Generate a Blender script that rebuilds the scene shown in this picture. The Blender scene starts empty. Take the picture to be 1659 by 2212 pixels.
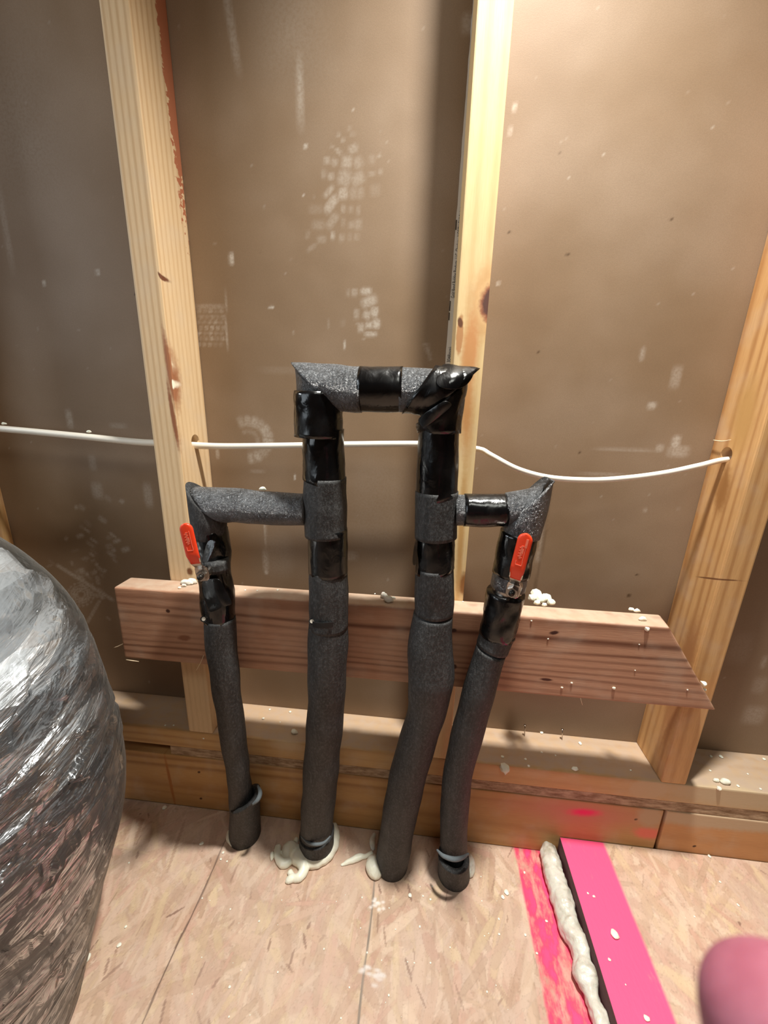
import bpy, bmesh, math, random
import numpy as np
from mathutils import Vector, Matrix, noise
random.seed(7); rng = np.random.default_rng(11)
sc = bpy.context.scene
V = Vector

# ------------------------------------------------------------------ camera
IMW, IMH, FPX = 1659.0, 2212.0, 856.76
ZO = 0.0348
PITCH, YAW, ROLL = 0.2709, -0.0964, 0.0250
C = V((0.3968, -0.5487, 0.7312 + ZO))
_f = V((math.sin(YAW) * math.cos(PITCH), math.cos(YAW) * math.cos(PITCH), -math.sin(PITCH)))
_r0 = V((math.cos(YAW), -math.sin(YAW), 0)); _u0 = _r0.cross(_f)
_r = _r0 * math.cos(ROLL) + _u0 * math.sin(ROLL); _u = -_r0 * math.sin(ROLL) + _u0 * math.cos(ROLL)
cam = bpy.data.cameras.new('camera'); camo = bpy.data.objects.new('camera', cam)
sc.collection.objects.link(camo); sc.camera = camo
camo.matrix_world = Matrix(((_r.x, _u.x, -_f.x, C.x), (_r.y, _u.y, -_f.y, C.y), (_r.z, _u.z, -_f.z, C.z), (0, 0, 0, 1)))
cam.sensor_fit = 'VERTICAL'; cam.sensor_height = 36; cam.lens = FPX / IMH * 36
cam.clip_start = 0.008; cam.clip_end = 30
cam.dof.use_dof = True; cam.dof.focus_distance = 0.55; cam.dof.aperture_fstop = 9.0

# ------------------------------------------------------------------ world, lights, exposure
w = bpy.data.worlds.new('world'); sc.world = w; w.use_nodes = True
w.node_tree.nodes['Background'].inputs[0].default_value = (0.9, 0.86, 0.8, 1)
w.node_tree.nodes['Background'].inputs[1].default_value = 0.03
def light(name, kind, loc, energy, color, size, target=None):
    l = bpy.data.lights.new(name, kind); l.energy = energy; l.color = color
    if kind == 'AREA': l.shape = 'RECTANGLE'; l.size, l.size_y = size
    else: l.shadow_soft_size = size
    o = bpy.data.objects.new(name, l); sc.collection.objects.link(o); o.location = loc
    if target is not None: o.rotation_euler = (V(target) - V(loc)).to_track_quat('-Z', 'Y').to_euler()
    return o
bulb = light('hanging_bulb_light', 'SPOT', (0.56, -0.19, 1.78), 146.0, (0.99, 0.965, 0.895), 0.04, (0.44, -0.22, 0.0))
bulb.data.spot_size = math.radians(88); bulb.data.spot_blend = 1.0
light('work_light_left', 'AREA', (-1.28, -0.36, 1.35), 6.5, (0.86, 0.94, 1.0), (0.2, 0.2), (0.2, 0.05, 0.6))
light('added_overhead_fill', 'AREA', (0.75, -1.25, 2.2), 6.0, (0.97, 0.98, 0.9), (0.6, 0.4), (0.4, 0.1, 0.4))  # added soft fill from overhead, stands for no known fixture
light('added_cool_fill', 'AREA', (-1.7, -1.7, 1.3), 14.0, (0.84, 0.93, 1.0), (1.2, 1.2), (0.0, 0.0, 0.3))  # added cool fill panel, no window there; gives the duct bluish reflections
sc.view_settings.view_transform = 'Standard'; sc.view_settings.look = 'None'
sc.view_settings.gamma = 1.0; sc.view_settings.exposure = 0.0
sc.view_settings.use_curve_mapping = False

# ------------------------------------------------------------------ helpers
def ray(x, y): return _f + _r * ((x - IMW / 2) / FPX) - _u * ((y - IMH / 2) / FPX)
def at(x, y, Y): d = ray(x, y); return C + d * ((Y - C.y) / d.y)
def onZ(x, y, Z): d = ray(x, y); return C + d * ((Z - C.z) / d.z)
def onX(x, y, X): d = ray(x, y); return C + d * ((X - C.x) / d.x)
def dep(P): return (V(P) - C).dot(_f)
def rad(P, wpx): return wpx * 0.5 * dep(P) / FPX
def lin(c): return tuple(((v / 255) / 12.92 if v / 255 <= 0.04045 else ((v / 255 + 0.055) / 1.055) ** 2.4) for v in c)
def L4(c): return (*lin(c), 1)

def mesh_obj(name, verts, faces, mat=None, parent=None, smooth=True, base=None):
    """one mesh object; origin at its base"""
    vs = np.array([tuple(v) for v in verts], float)
    if base is None:
        base = V(((vs[:, 0].min() + vs[:, 0].max()) / 2, (vs[:, 1].min() + vs[:, 1].max()) / 2, vs[:, 2].min()))
    if parent is not None: base = V(parent['_o']) if '_o' in parent else V((0, 0, 0))
    me = bpy.data.meshes.new(name); me.from_pydata((vs - np.array(base)).tolist(), [], faces); me.update()
    if smooth: me.polygons.foreach_set('use_smooth', [True] * len(me.polygons))
    o = bpy.data.objects.new(name, me); sc.collection.objects.link(o)
    if mat: me.materials.append(mat)
    if parent is not None: o.parent = parent
    else: o.location = base
    o['_o'] = tuple(base)
    return o
def tag(o, label, cat, group=None, kind=None):
    o['label'] = label; o['category'] = cat
    if group: o['group'] = group
    if kind: o['kind'] = kind
    return o
def struct(o): o['kind'] = 'structure'; return o
def empty(name, loc):
    o = bpy.data.objects.new(name, None); sc.collection.objects.link(o); o.location = loc; o.empty_display_size = .05
    o['_o'] = tuple(loc); return o
BOXF = [(0, 3, 2, 1), (4, 5, 6, 7), (0, 1, 5, 4), (1, 2, 6, 5), (2, 3, 7, 6), (3, 0, 4, 7)]
def boxv(x0, x1, y0, y1, z0, z1):
    return [(x0, y0, z0), (x1, y0, z0), (x1, y1, z0), (x0, y1, z0), (x0, y0, z1), (x1, y0, z1), (x1, y1, z1), (x0, y1, z1)]
def bevelled(o, wd=0.002, seg=2):
    bm = bmesh.new(); bm.from_mesh(o.data)
    bmesh.ops.recalc_face_normals(bm, faces=bm.faces)
    bmesh.ops.bevel(bm, geom=list(bm.edges), offset=wd, segments=seg, affect='EDGES', profile=0.6)
    bm.to_mesh(o.data); bm.free(); return o
def box(name, x0, x1, y0, y1, z0, z1, mat, parent=None, bev=0.0015):
    o = mesh_obj(name, boxv(x0, x1, y0, y1, z0, z1), BOXF, mat, parent, smooth=False)
    if bev: bevelled(o, bev)
    return o
def catmull(pts, step=0.004):
    P = [np.array(p, float) for p in pts]
    P = [2 * P[0] - P[1]] + P + [2 * P[-1] - P[-2]]
    out = []
    for i in range(1, len(P) - 2):
        a, b, c, d = P[i - 1:i + 3]; n = max(1, int(np.linalg.norm(c[:3] - b[:3]) / step))
        for k in range(n):
            t = k / n
            out.append(.5 * ((2 * b) + (-a + c) * t + (2 * a - 5 * b + 4 * c - d) * t * t + (-a + 3 * b - 3 * c + d) * t ** 3))
    out.append(P[-2]); return np.array(out)
def tube(pts, radii, seg=40, cut0=None, cut1=None, lump=(0, 1), wr=None, cap=True, inner=None, step=0.004, flat=1.0, seed=0, r_add=0.0, zmax=None):
    """pts world points, radii; cutN = (point, normal) plane that shears the end ring; inner = wall thickness"""
    Q = catmull([(*p, r) for p, r in zip(pts, radii)], step)
    P = Q[:, :3]; R = Q[:, 3] + r_add; n = len(P)
    T = np.gradient(P, axis=0) if n > 2 else np.array([P[1] - P[0]] * 2)
    T /= np.linalg.norm(T, axis=1)[:, None]
    up = np.array([0, 1.0, 0]) if abs(T[0][1]) < .8 else np.array([0, 0, 1.0])
    rings = []
    a = up - T[0] * up.dot(T[0]); a /= np.linalg.norm(a)
    for i in range(n):
        a = a - T[i] * a.dot(T[i]); a /= np.linalg.norm(a); b = np.cross(T[i], a)
        ring = []
        for k in range(seg):
            th = 2 * math.pi * k / seg; dr = 0
            d = a * math.cos(th) * flat + b * math.sin(th)
            if lump[0]: dr += lump[0] * noise.noise(V((P[i] + d * R[i]) * lump[1]) + V((seed, 0, 0)))
            if wr: dr += wr(i / (n - 1), th, P[i] + d * R[i])
            ring.append(P[i] + d * (R[i] + dr))
        rings.append(np.array(ring))
    def shear(ring, t, cut):
        p0, nn = np.array(cut[0]), np.array(cut[1]); return ring + np.outer(((p0 - ring) @ nn) / (t @ nn), t)
    def docut(idx, cut):
        t = T[idx]; full = shear(rings[idx], t, cut)
        # pull the few rings beyond / near the plane smoothly
        m = max(2, int(0.04 / step)); order = range(0, min(m, n)) if idx == 0 else range(n - 1, max(-1, n - 1 - m), -1)
        off = full - rings[idx]
        for j, i in enumerate(order): rings[i] = rings[i] + off * max(0, 1 - j / min(m, n)) 
    if cut0: docut(0, cut0)
    if cut1: docut(n - 1, cut1)
    vs = [v for r in rings for v in r]; fs = []
    if zmax: vs = [np.array((v[0], v[1], min(v[2], zmax + .0015 * noise.noise(V(v) * 200)))) for v in vs]
    for i in range(n - 1):
        for k in range(seg):
            k2 = (k + 1) % seg; fs.append((i * seg + k, i * seg + k2, (i + 1) * seg + k2, (i + 1) * seg + k))
    if inner:
        for end in (0, n - 1):
            c = rings[end].mean(0); o = len(vs); rr = R[end]; fct = 1 - inner / rr
            inn = c + (rings[end] - c) * fct; deep = inn + (T[end] * (0.03 if end == 0 else -0.03))
            vs += list(inn) + list(deep)
            for k in range(seg):
                k2 = (k + 1) % seg; e = end * seg
                fs.append((e + k, e + k2, o + k2, o + k) if end else (e + k2, e + k, o + k, o + k2))
                fs.append((o + k, o + k2, o + seg + k2, o + seg + k) if end else (o + k2, o + k, o + seg + k, o + seg + k2))
            fs.append(tuple(o + seg + k for k in range(seg)))
    elif cap:
        fs.append(tuple(range(seg - 1, -1, -1))); fs.append(tuple((n - 1) * seg + k for k in range(seg)))
    return vs, fs
def merge(*parts):
    vs, fs = [], []
    for a, b in parts:
        o = len(vs); vs += list(a); fs += [tuple(i + o for i in f) for f in b]
    return vs, fs

# ------------------------------------------------------------------ material helpers
class M:
    def __init__(s, name, rough=.6, color=(128, 128, 128), metallic=0, spec=.5):
        s.m = bpy.data.materials.new(name); s.m.use_nodes = True; s.t = s.m.node_tree; s.n = s.t.nodes
        s.b = s.n['Principled BSDF']; s.b.inputs['Roughness'].default_value = rough
        s.b.inputs['Base Color'].default_value = L4(color); s.b.inputs['Metallic'].default_value = metallic
        s.b.inputs['Specular IOR Level'].default_value = spec
        s.pos = s.n.new('ShaderNodeNewGeometry').outputs['Position']
    def link(s, a, b): s.t.links.new(a, b)
    def node(s, t, **kw):
        n = s.n.new(t)
        for k, v in kw.items(): setattr(n, k, v)
        return n
    def scaled(s, sx, sy, sz, rot=(0, 0, 0), loc=(0, 0, 0), src=None):
        m = s.node('ShaderNodeMapping'); m.inputs['Scale'].default_value = (sx, sy, sz)
        m.inputs['Rotation'].default_value = rot; m.inputs['Location'].default_value = loc
        s.link(src or s.pos, m.inputs[0]); return m.outputs[0]
    def noise(s, vec, scale, detail=3, rough=.5, dist=0):
        n = s.node('ShaderNodeTexNoise'); n.inputs['Scale'].default_value = scale; n.inputs['Detail'].default_value = detail
        n.inputs['Roughness'].default_value = rough; n.inputs['Distortion'].default_value = dist
        s.link(vec, n.inputs['Vector']); return n.outputs['Fac']
    def math(s, op, a, b=None, clamp=False, c=None):
        n = s.node('ShaderNodeMath', operation=op, use_clamp=clamp)
        for i, v in enumerate((a, b, c)):
            if v is None: continue
            if isinstance(v, (int, float)): n.inputs[i].default_value = v
            else: s.link(v, n.inputs[i])
        return n.outputs[0]
    def smooth(s, v, lo, hi, to0=0, to1=1):
        n = s.node('ShaderNodeMapRange', interpolation_type='SMOOTHSTEP'); s.link(v, n.inputs['Value'])
        n.inputs['From Min'].default_value = lo; n.inputs['From Max'].default_value = hi
        n.inputs['To Min'].default_value = to0; n.inputs['To Max'].default_value = to1; return n.outputs[0]
    def mix(s, fac, a, b, mode='MIX'):
        n = s.node('ShaderNodeMix', data_type='RGBA', blend_type=mode)
        for sock, v in ((n.inputs[0], fac), (n.inputs[6], a), (n.inputs[7], b)):
            if isinstance(v, tuple): sock.default_value = v if len(v) == 4 else L4(v)
            elif isinstance(v, (int, float)): sock.default_value = v
            else: s.link(v, sock)
        return n.outputs[2]
    def col(s, c): s.link(c, s.b.inputs['Base Color'])
    def bump(s, h, strength=.3, dist=.001):
        n = s.node('ShaderNodeBump'); n.inputs['Strength'].default_value = strength; n.inputs['Distance'].default_value = dist
        s.link(h, n.inputs['Height'])
        if s.b.inputs['Normal'].is_linked: s.link(s.b.inputs['Normal'].links[0].from_socket, n.inputs['Normal'])
        s.link(n.outputs[0], s.b.inputs['Normal'])
    def ell(s, p, size, rot=(0, 0, 0), soft=.35):
        """mask of an ellipsoid mark centred on world point p"""
        sub = s.node('ShaderNodeVectorMath', operation='SUBTRACT'); s.link(s.pos, sub.inputs[0]); sub.inputs[1].default_value = tuple(p)
        m = s.node('ShaderNodeVectorRotate', rotation_type='EULER_XYZ'); m.inputs['Rotation'].default_value = rot
        s.link(sub.outputs[0], m.inputs[0])
        dv = s.node('ShaderNodeVectorMath', operation='DIVIDE'); s.link(m.outputs[0], dv.inputs[0]); dv.inputs[1].default_value = size
        ln = s.node('ShaderNodeVectorMath', operation='LENGTH'); s.link(dv.outputs[0], ln.inputs[0])
        nz = s.noise(s.pos, 160, 2); l2 = s.math('ADD', ln.outputs['Value'], s.math('MULTIPLY', s.math('SUBTRACT', nz, .5), .5))
        return s.smooth(l2, 1 - soft, 1 + soft, 1, 0)

def wood(name, light_c, dark_c, axis, freq=170, amp=9, warm=None, marks=(), rough=.65, contrast=1.0, seed=0, top=None):
    """pine with growth rings running along axis; marks = (point, size, rot, colour, soft)"""
    m = M(name, rough); st = {'x': (.06, 1, 1), 'z': (1, 1, .06)}[axis]
    p = m.scaled(*st, loc=(seed * 1.3, seed * .7, seed * 2.1))
    big = m.noise(p, 9, 2, .5); fine = m.noise(p, 90, 3, .6)
    sep = m.node('ShaderNodeSeparateXYZ'); m.link(p, sep.inputs[0])
    ac = m.math('ADD', sep.outputs['Z' if axis == 'x' else 'X'], m.math('MULTIPLY', sep.outputs['Y'], .8))
    ph = m.math('ADD', m.math('MULTIPLY', ac, freq * 6.283 / 2), m.math('MULTIPLY', big, amp * 6.283 / 2))
    ph = m.math('ADD', ph, m.math('MULTIPLY', fine, 1.2))
    ring = m.math('MULTIPLY_ADD', m.math('SINE', ph), .5, c=.5)
    ring = m.math('POWER', ring, 2.2)
    dens = m.smooth(m.noise(p, 14, 1), .35, .65, .25, 1)
    ring = m.math('MULTIPLY', m.math('MULTIPLY', ring, dens), .75 * contrast, clamp=True)
    c = m.mix(ring, light_c, dark_c)
    if warm: c = m.mix(m.smooth(m.noise(p, 5, 2), .42, .68, 0, .75), c, warm)
    fib = m.scaled(*[v * 1 for v in st]); f2 = m.noise(fib, 700, 2, .6)
    c = m.mix(m.smooth(f2, .3, .8, 0, .22), c, dark_c)
    c = m.mix(m.smooth(m.noise(m.pos, 22, 3), .45, .75, 0, .22), c, (206, 190, 170))   # dust
    for (pt, size, rot, colr, soft) in marks: c = m.mix(m.ell(pt, size, rot, soft), c, colr)
    if top is not None:
        z0, y0 = top; sp_ = m.node('ShaderNodeSeparateXYZ'); m.link(m.pos, sp_.inputs[0])
        d = m.math('MULTIPLY', m.smooth(sp_.outputs['Z'], z0 - .0012, z0 - .0004), m.smooth(m.math('ADD', sp_.outputs['Y'], m.math('MULTIPLY', m.noise(m.pos, 30, 3), .012)), y0, y0 + .008))
        c = m.mix(m.math('MULTIPLY', d, m.smooth(m.noise(m.pos, 60, 4), .3, .7, .6, .95)), c, (188, 164, 142))
    m.col(c); m.bump(f2, .25, .0006); m.bump(ring, .12, .0008)
    return m

# foam pipe insulation
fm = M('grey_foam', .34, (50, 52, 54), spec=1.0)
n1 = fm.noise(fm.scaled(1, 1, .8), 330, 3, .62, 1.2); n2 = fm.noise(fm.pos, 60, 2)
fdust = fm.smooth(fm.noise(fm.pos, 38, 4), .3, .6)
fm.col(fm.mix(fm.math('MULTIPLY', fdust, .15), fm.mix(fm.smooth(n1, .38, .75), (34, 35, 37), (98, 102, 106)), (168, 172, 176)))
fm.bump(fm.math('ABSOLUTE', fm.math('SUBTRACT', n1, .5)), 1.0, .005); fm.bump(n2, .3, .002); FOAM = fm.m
fm2 = M('grey_foam_smooth', .62, (56, 57, 59), spec=.4)
n1 = fm2.noise(fm2.scaled(1, 1, .5), 380, 3, .7); n3 = fm2.noise(fm2.scaled(1, 1, .12), 120, 3)
fm2.col(fm2.mix(fm2.smooth(n1, .42, .8), fm2.mix(fm2.smooth(n3, .4, .7), (42, 42, 42), (55, 55, 55)), (82, 82, 82)))
fm2.bump(n1, .8, .0016); FOAM2 = fm2.m
fe = M('cut_foam', .8, (104, 112, 116)); fe.bump(fe.noise(fe.pos, 500, 2), .5, .001); FOAMCUT = fe.m
tp = M('black_vinyl_tape', .2, (9, 9, 10), spec=.6)
tn = tp.noise(tp.scaled(1, 1, .5), 55, 3, .55, .8); tp.bump(tn, .35, .003)
tp.link(tp.smooth(tp.noise(tp.pos, 30, 3), .35, .7, .14, .36), tp.b.inputs['Roughness']); TAPE = tp.m
def plainmat(name, c, rough=.5, metallic=0, spec=.5, bump=None):
    m = M(name, rough, c, metallic, spec)
    if bump: m.bump(m.noise(m.pos, bump[0], 3), bump[1], bump[2])
    return m.m
RED = plainmat('red_vinyl_coating', (232, 66, 34), .3, bump=(300, .1, .0006))
REDL = plainmat('worn_red_print', (240, 120, 92), .4)
STEEL = plainmat('stainless_steel', (196, 188, 180), .25, 1, bump=(90, .25, .001))
DARKM = plainmat('dark_metal', (60, 58, 55), .4, .8)
CABLEM = plainmat('white_cable_jacket', (233, 226, 212), .38, bump=(80, .2, .001))
wf = M('white_spray_foam', .38, (244, 242, 224), spec=.5)
wf.b.inputs['Subsurface Weight'].default_value = .25; wf.b.inputs['Subsurface Radius'].default_value = (.004, .003, .002)
wf.b.inputs['Subsurface Scale'].default_value = .6
wf.bump(wf.noise(wf.pos, 90, 3), .5, .002); SPRAY = wf.m
wg = M('dusty_spray_foam', .35, (214, 208, 192), spec=.5)
wg.b.inputs['Subsurface Weight'].default_value = .2; wg.b.inputs['Subsurface Scale'].default_value = .004
wg.col(wg.mix(wg.smooth(wg.noise(wg.pos, 45, 4), .5, .75), (222, 218, 205), (170, 160, 138))); wg.bump(wg.noise(wg.pos, 110, 4), .6, .003); SPRAYD = wg.m

# ------------------------------------------------------------------ wall (painted dust is a vertex attribute)
YW = 0.0803
def grid_plane(name, u0, u1, v0, v1, step, kind, mat):
    nu = int((u1 - u0) / step) + 1; nv = int((v1 - v0) / step) + 1
    U, W = np.meshgrid(np.linspace(u0, u1, nu), np.linspace(v0, v1, nv))
    if kind == 'wall': co = np.stack([U, np.full_like(U, YW), W], -1).reshape(-1, 3)
    else: co = np.stack([U, W, np.full_like(U, kind)], -1).reshape(-1, 3)
    idx = np.arange(nu * nv).reshape(nv, nu)
    f = np.stack([idx[:-1, :-1], idx[:-1, 1:], idx[1:, 1:], idx[1:, :-1]], -1).reshape(-1, 4)
    me = bpy.data.meshes.new(name); me.vertices.add(len(co)); me.vertices.foreach_set('co', co.ravel())
    me.loops.add(f.size); me.loops.foreach_set('vertex_index', f.ravel().astype(np.int32))
    me.polygons.add(len(f)); me.polygons.foreach_set('loop_start', np.arange(0, f.size, 4, dtype=np.int32))
    me.polygons.foreach_set('loop_total', np.full(len(f), 4, np.int32)); me.update(calc_edges=True); me.validate()
    o = bpy.data.objects.new(name, me); sc.collection.objects.link(o); me.materials.append(mat)
    return o, U, W
wm = M('brown_drywall_paper', .55, (130, 105, 80), spec=.35)
wn = wm.noise(wm.pos, 5, 3); wn2 = wm.noise(wm.pos, 900, 2)
c = wm.mix(wm.smooth(wn, .35, .7), (133, 109, 84), (147, 125, 103))
c = wm.mix(wm.smooth(wn2, .3, .7, 0, .2), c, (110, 88, 66))
at_ = wm.node('ShaderNodeAttribute', attribute_name='dust')
dn = wm.smooth(wm.noise(wm.pos, 260, 3), .25, .65, .45, 1)
c = wm.mix(wm.math('MULTIPLY', wm.math('MULTIPLY', at_.outputs['Fac'], dn), .8, clamp=True), c, (214, 206, 194))
ad = wm.node('ShaderNodeAttribute', attribute_name='speck'); c = wm.mix(ad.outputs['Fac'], c, (70, 48, 28))
wm.col(c); wm.bump(wn2, .12, .0004); wm.bump(wm.noise(wm.pos, 7, 2), .25, .01)
wall, WU, WV = grid_plane('wall_back', -0.72, 1.45, 0.0, 1.62, 0.003, 'wall', wm.m); struct(wall)
dust = np.zeros_like(WU); speck = np.zeros_like(WU)
def wpt(px, py): P = at(px, py, YW); return P.x, P.z
def mark(px, py, wpx, hpx, rot=0, s=.6, arr=None, soft=.35):
    global dust
    x, z = wpt(px, py); k = dep((x, YW, z)) / FPX
    a, b = wpx * k / 2 + 1e-4, hpx * k / 2 + 1e-4; cr, sr = math.cos(math.radians(rot)), math.sin(math.radians(rot))
    dx, dz = WU - x, WV - z; u = (dx * cr - dz * sr) / a; v = (dx * sr + dz * cr) / b
    d = (u ** 4 + v ** 4) ** .25
    m = np.clip((1 + soft - d) / (2 * soft), 0, 1) * s * .9
    t = dust if arr is None else arr; np.maximum(t, m, out=t)
for x, y, a, b, r, s in [(630,355,60,45,0,.4),(700,435,60,45,0,.5),(630,600,110,50,35,.6),(540,530,60,40,20,.4),(850,560,130,100,-20,.55),
    (790,260,60,60,30,.25),(840,350,80,60,0,.25),(455,735,80,90,0,.6),(570,765,100,90,30,.5),(755,760,140,140,10,.7),(925,770,130,140,-30,.4),(1130,720,90,110,0,.25),(1240,665,60,45,-20,.5),
    (410,940,80,110,0,.35),(520,980,80,90,0,.65),(720,1000,190,190,20,.55),(920,1010,190,150,-25,.5),(1130,930,100,60,0,.35),(1250,910,60,60,0,.5),
    (485,1200,180,70,-45,.7),(700,1230,130,140,0,.8),(520,1390,250,120,-50,.8),(850,1230,130,140,0,.35),(960,1220,90,140,0,.35),(1180,1180,150,150,0,.2),
    (705,1460,70,100,0,.45),(815,1460,60,90,0,.35),(930,1480,60,120,0,.3),(540,1640,220,110,-50,.45),(330,1700,190,110,0,.3),(290,1470,200,110,0,.22),
    (820,1700,80,90,0,.35),(925,1690,100,130,0,.4),(700,1660,60,110,0,.25),(545,1860,40,90,0,1.),(680,1890,70,100,0,.4),(380,1915,130,90,0,.4),(800,1880,60,100,0,.2),(900,1880,80,90,0,.25),(170,1850,60,110,20,.25),(230,2040,150,60,-30,.35)]:
    mark(640 + x / 6.914, 240 + y / 6.914, a / 6.914, b / 6.914, r, s * .6)
for x, y, a, b, r, s in [(1020,265,210,110,0,.85),(790,290,110,130,0,.45),(670,300,70,120,0,.35),(1080,470,290,170,-20,.7),(830,720,90,170,0,.5),(1040,740,150,140,20,.7),(1190,680,140,170,0,.85),
    (920,990,130,160,0,.6),(1080,940,140,110,0,.85),(1225,920,140,170,0,.9),(1115,1125,240,80,0,.85),(1100,1195,100,30,0,.5),(980,1215,60,30,0,.4),(560,900,90,120,0,.15)]:
    mark(680 + x / 9.217, 600 + y / 9.217, a / 9.217, b / 9.217, r, s * .75)
# block tread near the left stud, scuffs, splashes and streaks
for i in range(7):
    for j in range(5):
        mark(430 + j * 12 + (i % 2) * 4, 672 + i * 12, 9, 7, 25 if i % 2 else -25, random.uniform(.15, .5))
mark(489, 700, 3, 110, 3, .5); mark(455, 662, 60, 10, 0, .25)
for k in range(11):
    a = -1.9 + k * .33; mark(535 + 44 * math.cos(a), 950 + 40 * math.sin(a), 14, 22, math.degrees(a) + 90, random.uniform(.3, .65))
    mark(535 + 22 * math.cos(a), 952 + 20 * math.sin(a), 8, 8, 0, random.uniform(.1, .35))
for k in range(60):     # scuffed print beside the duct
    x = random.gauss(205, 34); y = random.gauss(1200, 70)
    mark(x, y, random.uniform(6, 22), random.uniform(5, 12), random.choice([35, 40, -20]), random.uniform(.12, .5))
for r_, s in ((9, .45), (15, .5), (21, .4), (28, .35)):
    for k in range(18):
        a = k / 18 * 6.283; mark(175 + r_ * math.cos(a), 1284 + r_ * .9 * math.sin(a), 7, 4, math.degrees(a) + 90, s)
for k in range(10): mark(130 + k * 12, 1225 + k * 7.5, 18, 9, 32, .5)
for k in range(7): mark(214 - k * 4, 1300 + k * 7, 10, 7, -55, .4)
mark(20, 250, 190, 260, 0, .18, soft=.8); mark(60, 320, 120, 110, 10, .2, soft=.8); mark(10, 480, 14, 160, 2, .25)
mark(648, 190, 14, 110, 0, .45, soft=.6); mark(630, 60, 120, 150, 0, .16, soft=.9); mark(500, 60, 16, 140, -8, .3); mark(1010, 50, 24, 34, 0, .35)
for k in range(6): mark(870 + k * 2 + 50, 745 + k * 6, 12 - k, 5, 0, .3)
for x, y, a, b, s in [(573,1150,5,70,.5),(574,1212,12,48,.5),(575,1236,6,8,1),(573,1090,3,20,.4),(743,745,4,16,.9),(711,700,2,20,.6),(637,1031,5,12,1),(586,664,10,6,1),(500,559,10,22,.9),
    (95,612,7,9,1),(211,588,10,12,.6),(556,1018,30,8,.2),(600,1200,60,90,.14),(1387,765,8,26,.5),(1460,815,20,42,.35),(1408,876,16,14,.6),(1460,955,16,26,.7),(1425,968,14,16,.5),(1465,975,40,24,.45),(1350,972,110,7,.3),
    (1300,1024,90,8,.25),(1394,1102,6,8,.5),(1112,232,10,14,.5),(1102,283,6,16,.5),(1076,612,7,7,.6),(1170,1160,6,60,.4),(1163,1200,10,30,.3),(1640,1480,26,40,.25),(1628,1545,40,44,.35),(1650,1430,10,30,.4),
    (1600,1400,40,70,.15),(290,1340,24,60,.15),(210,1060,24,34,.35),(150,905,14,36,.45),(255,920,36,10,.25),(200,1000,16,30,.3),(320,1070,18,50,.35),(660,316,5,9,1),(657,422,3,3,1),(688,1090,4,14,.5),(752,1200,40,20,.3),(700,1190,6,40,.3),
    (820,1100,120,200,.1),(470,980,8,20,.5),(625,800,120,14,.1)]:
    mark(x, y, a, b, 0, s)
for x, y, r_ in [(1210,333,4),(1450,474,6),(1226,550,6),(1101,503,5),(1163,760,3),(563,548,3),(292,634,4),(1253,977,5),(1376,1242,5),(1358,1286,7)]: mark(x, y, r_, r_, 0, .9, speck)
for x0, y0, x1, y1 in ((1190, 1060, 1155, 1280), (1180, 1150, 1150, 1290)):   # glue runs
    for t in np.linspace(0, 1, 20): mark(x0 + (x1 - x0) * t, y0 + (y1 - y0) * t, 4, 14, 8, .35, speck)
for _ in range(160):
    mark(random.uniform(0, 1659), random.uniform(0, 1500), random.uniform(1.5, 4), random.uniform(2, 6), 0, random.uniform(.15, .5))
for nm, arr in (('dust', dust), ('speck', speck)):
    a = wall.data.attributes.new(nm, 'FLOAT', 'POINT'); a.data.foreach_set('value', arr.ravel().astype(np.float32))
# rest of the room shell
PAPER = plainmat('room_drywall', (120, 100, 80), .8); DECK = plainmat('room_ceiling', (150, 130, 105), .8)
def slab(name, x0, x1, y0, y1, z0, z1, mat): return struct(box(name, x0, x1, y0, y1, z0, z1, mat, bev=0))
slab('wall_back', -2.5, -0.72, YW, YW + .0127, 0, 2.4, PAPER); slab('wall_back', 1.45, 2.8, YW, YW + .0127, 0, 2.4, PAPER)
slab('wall_back', -.72, 1.45, YW, YW + .0127, 1.62, 2.4, PAPER); slab('wall_left', -2.55, -2.5, -2.6, YW, 0, 2.4, PAPER)
slab('wall_right', 2.8, 2.85, -2.6, YW, 0, 2.4, PAPER); slab('wall_front', -2.5, 2.8, -2.65, -2.6, 0, 2.4, PAPER)
slab('ceiling', -2.5, 2.8, -2.6, YW, 2.4, 2.45, DECK)

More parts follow.
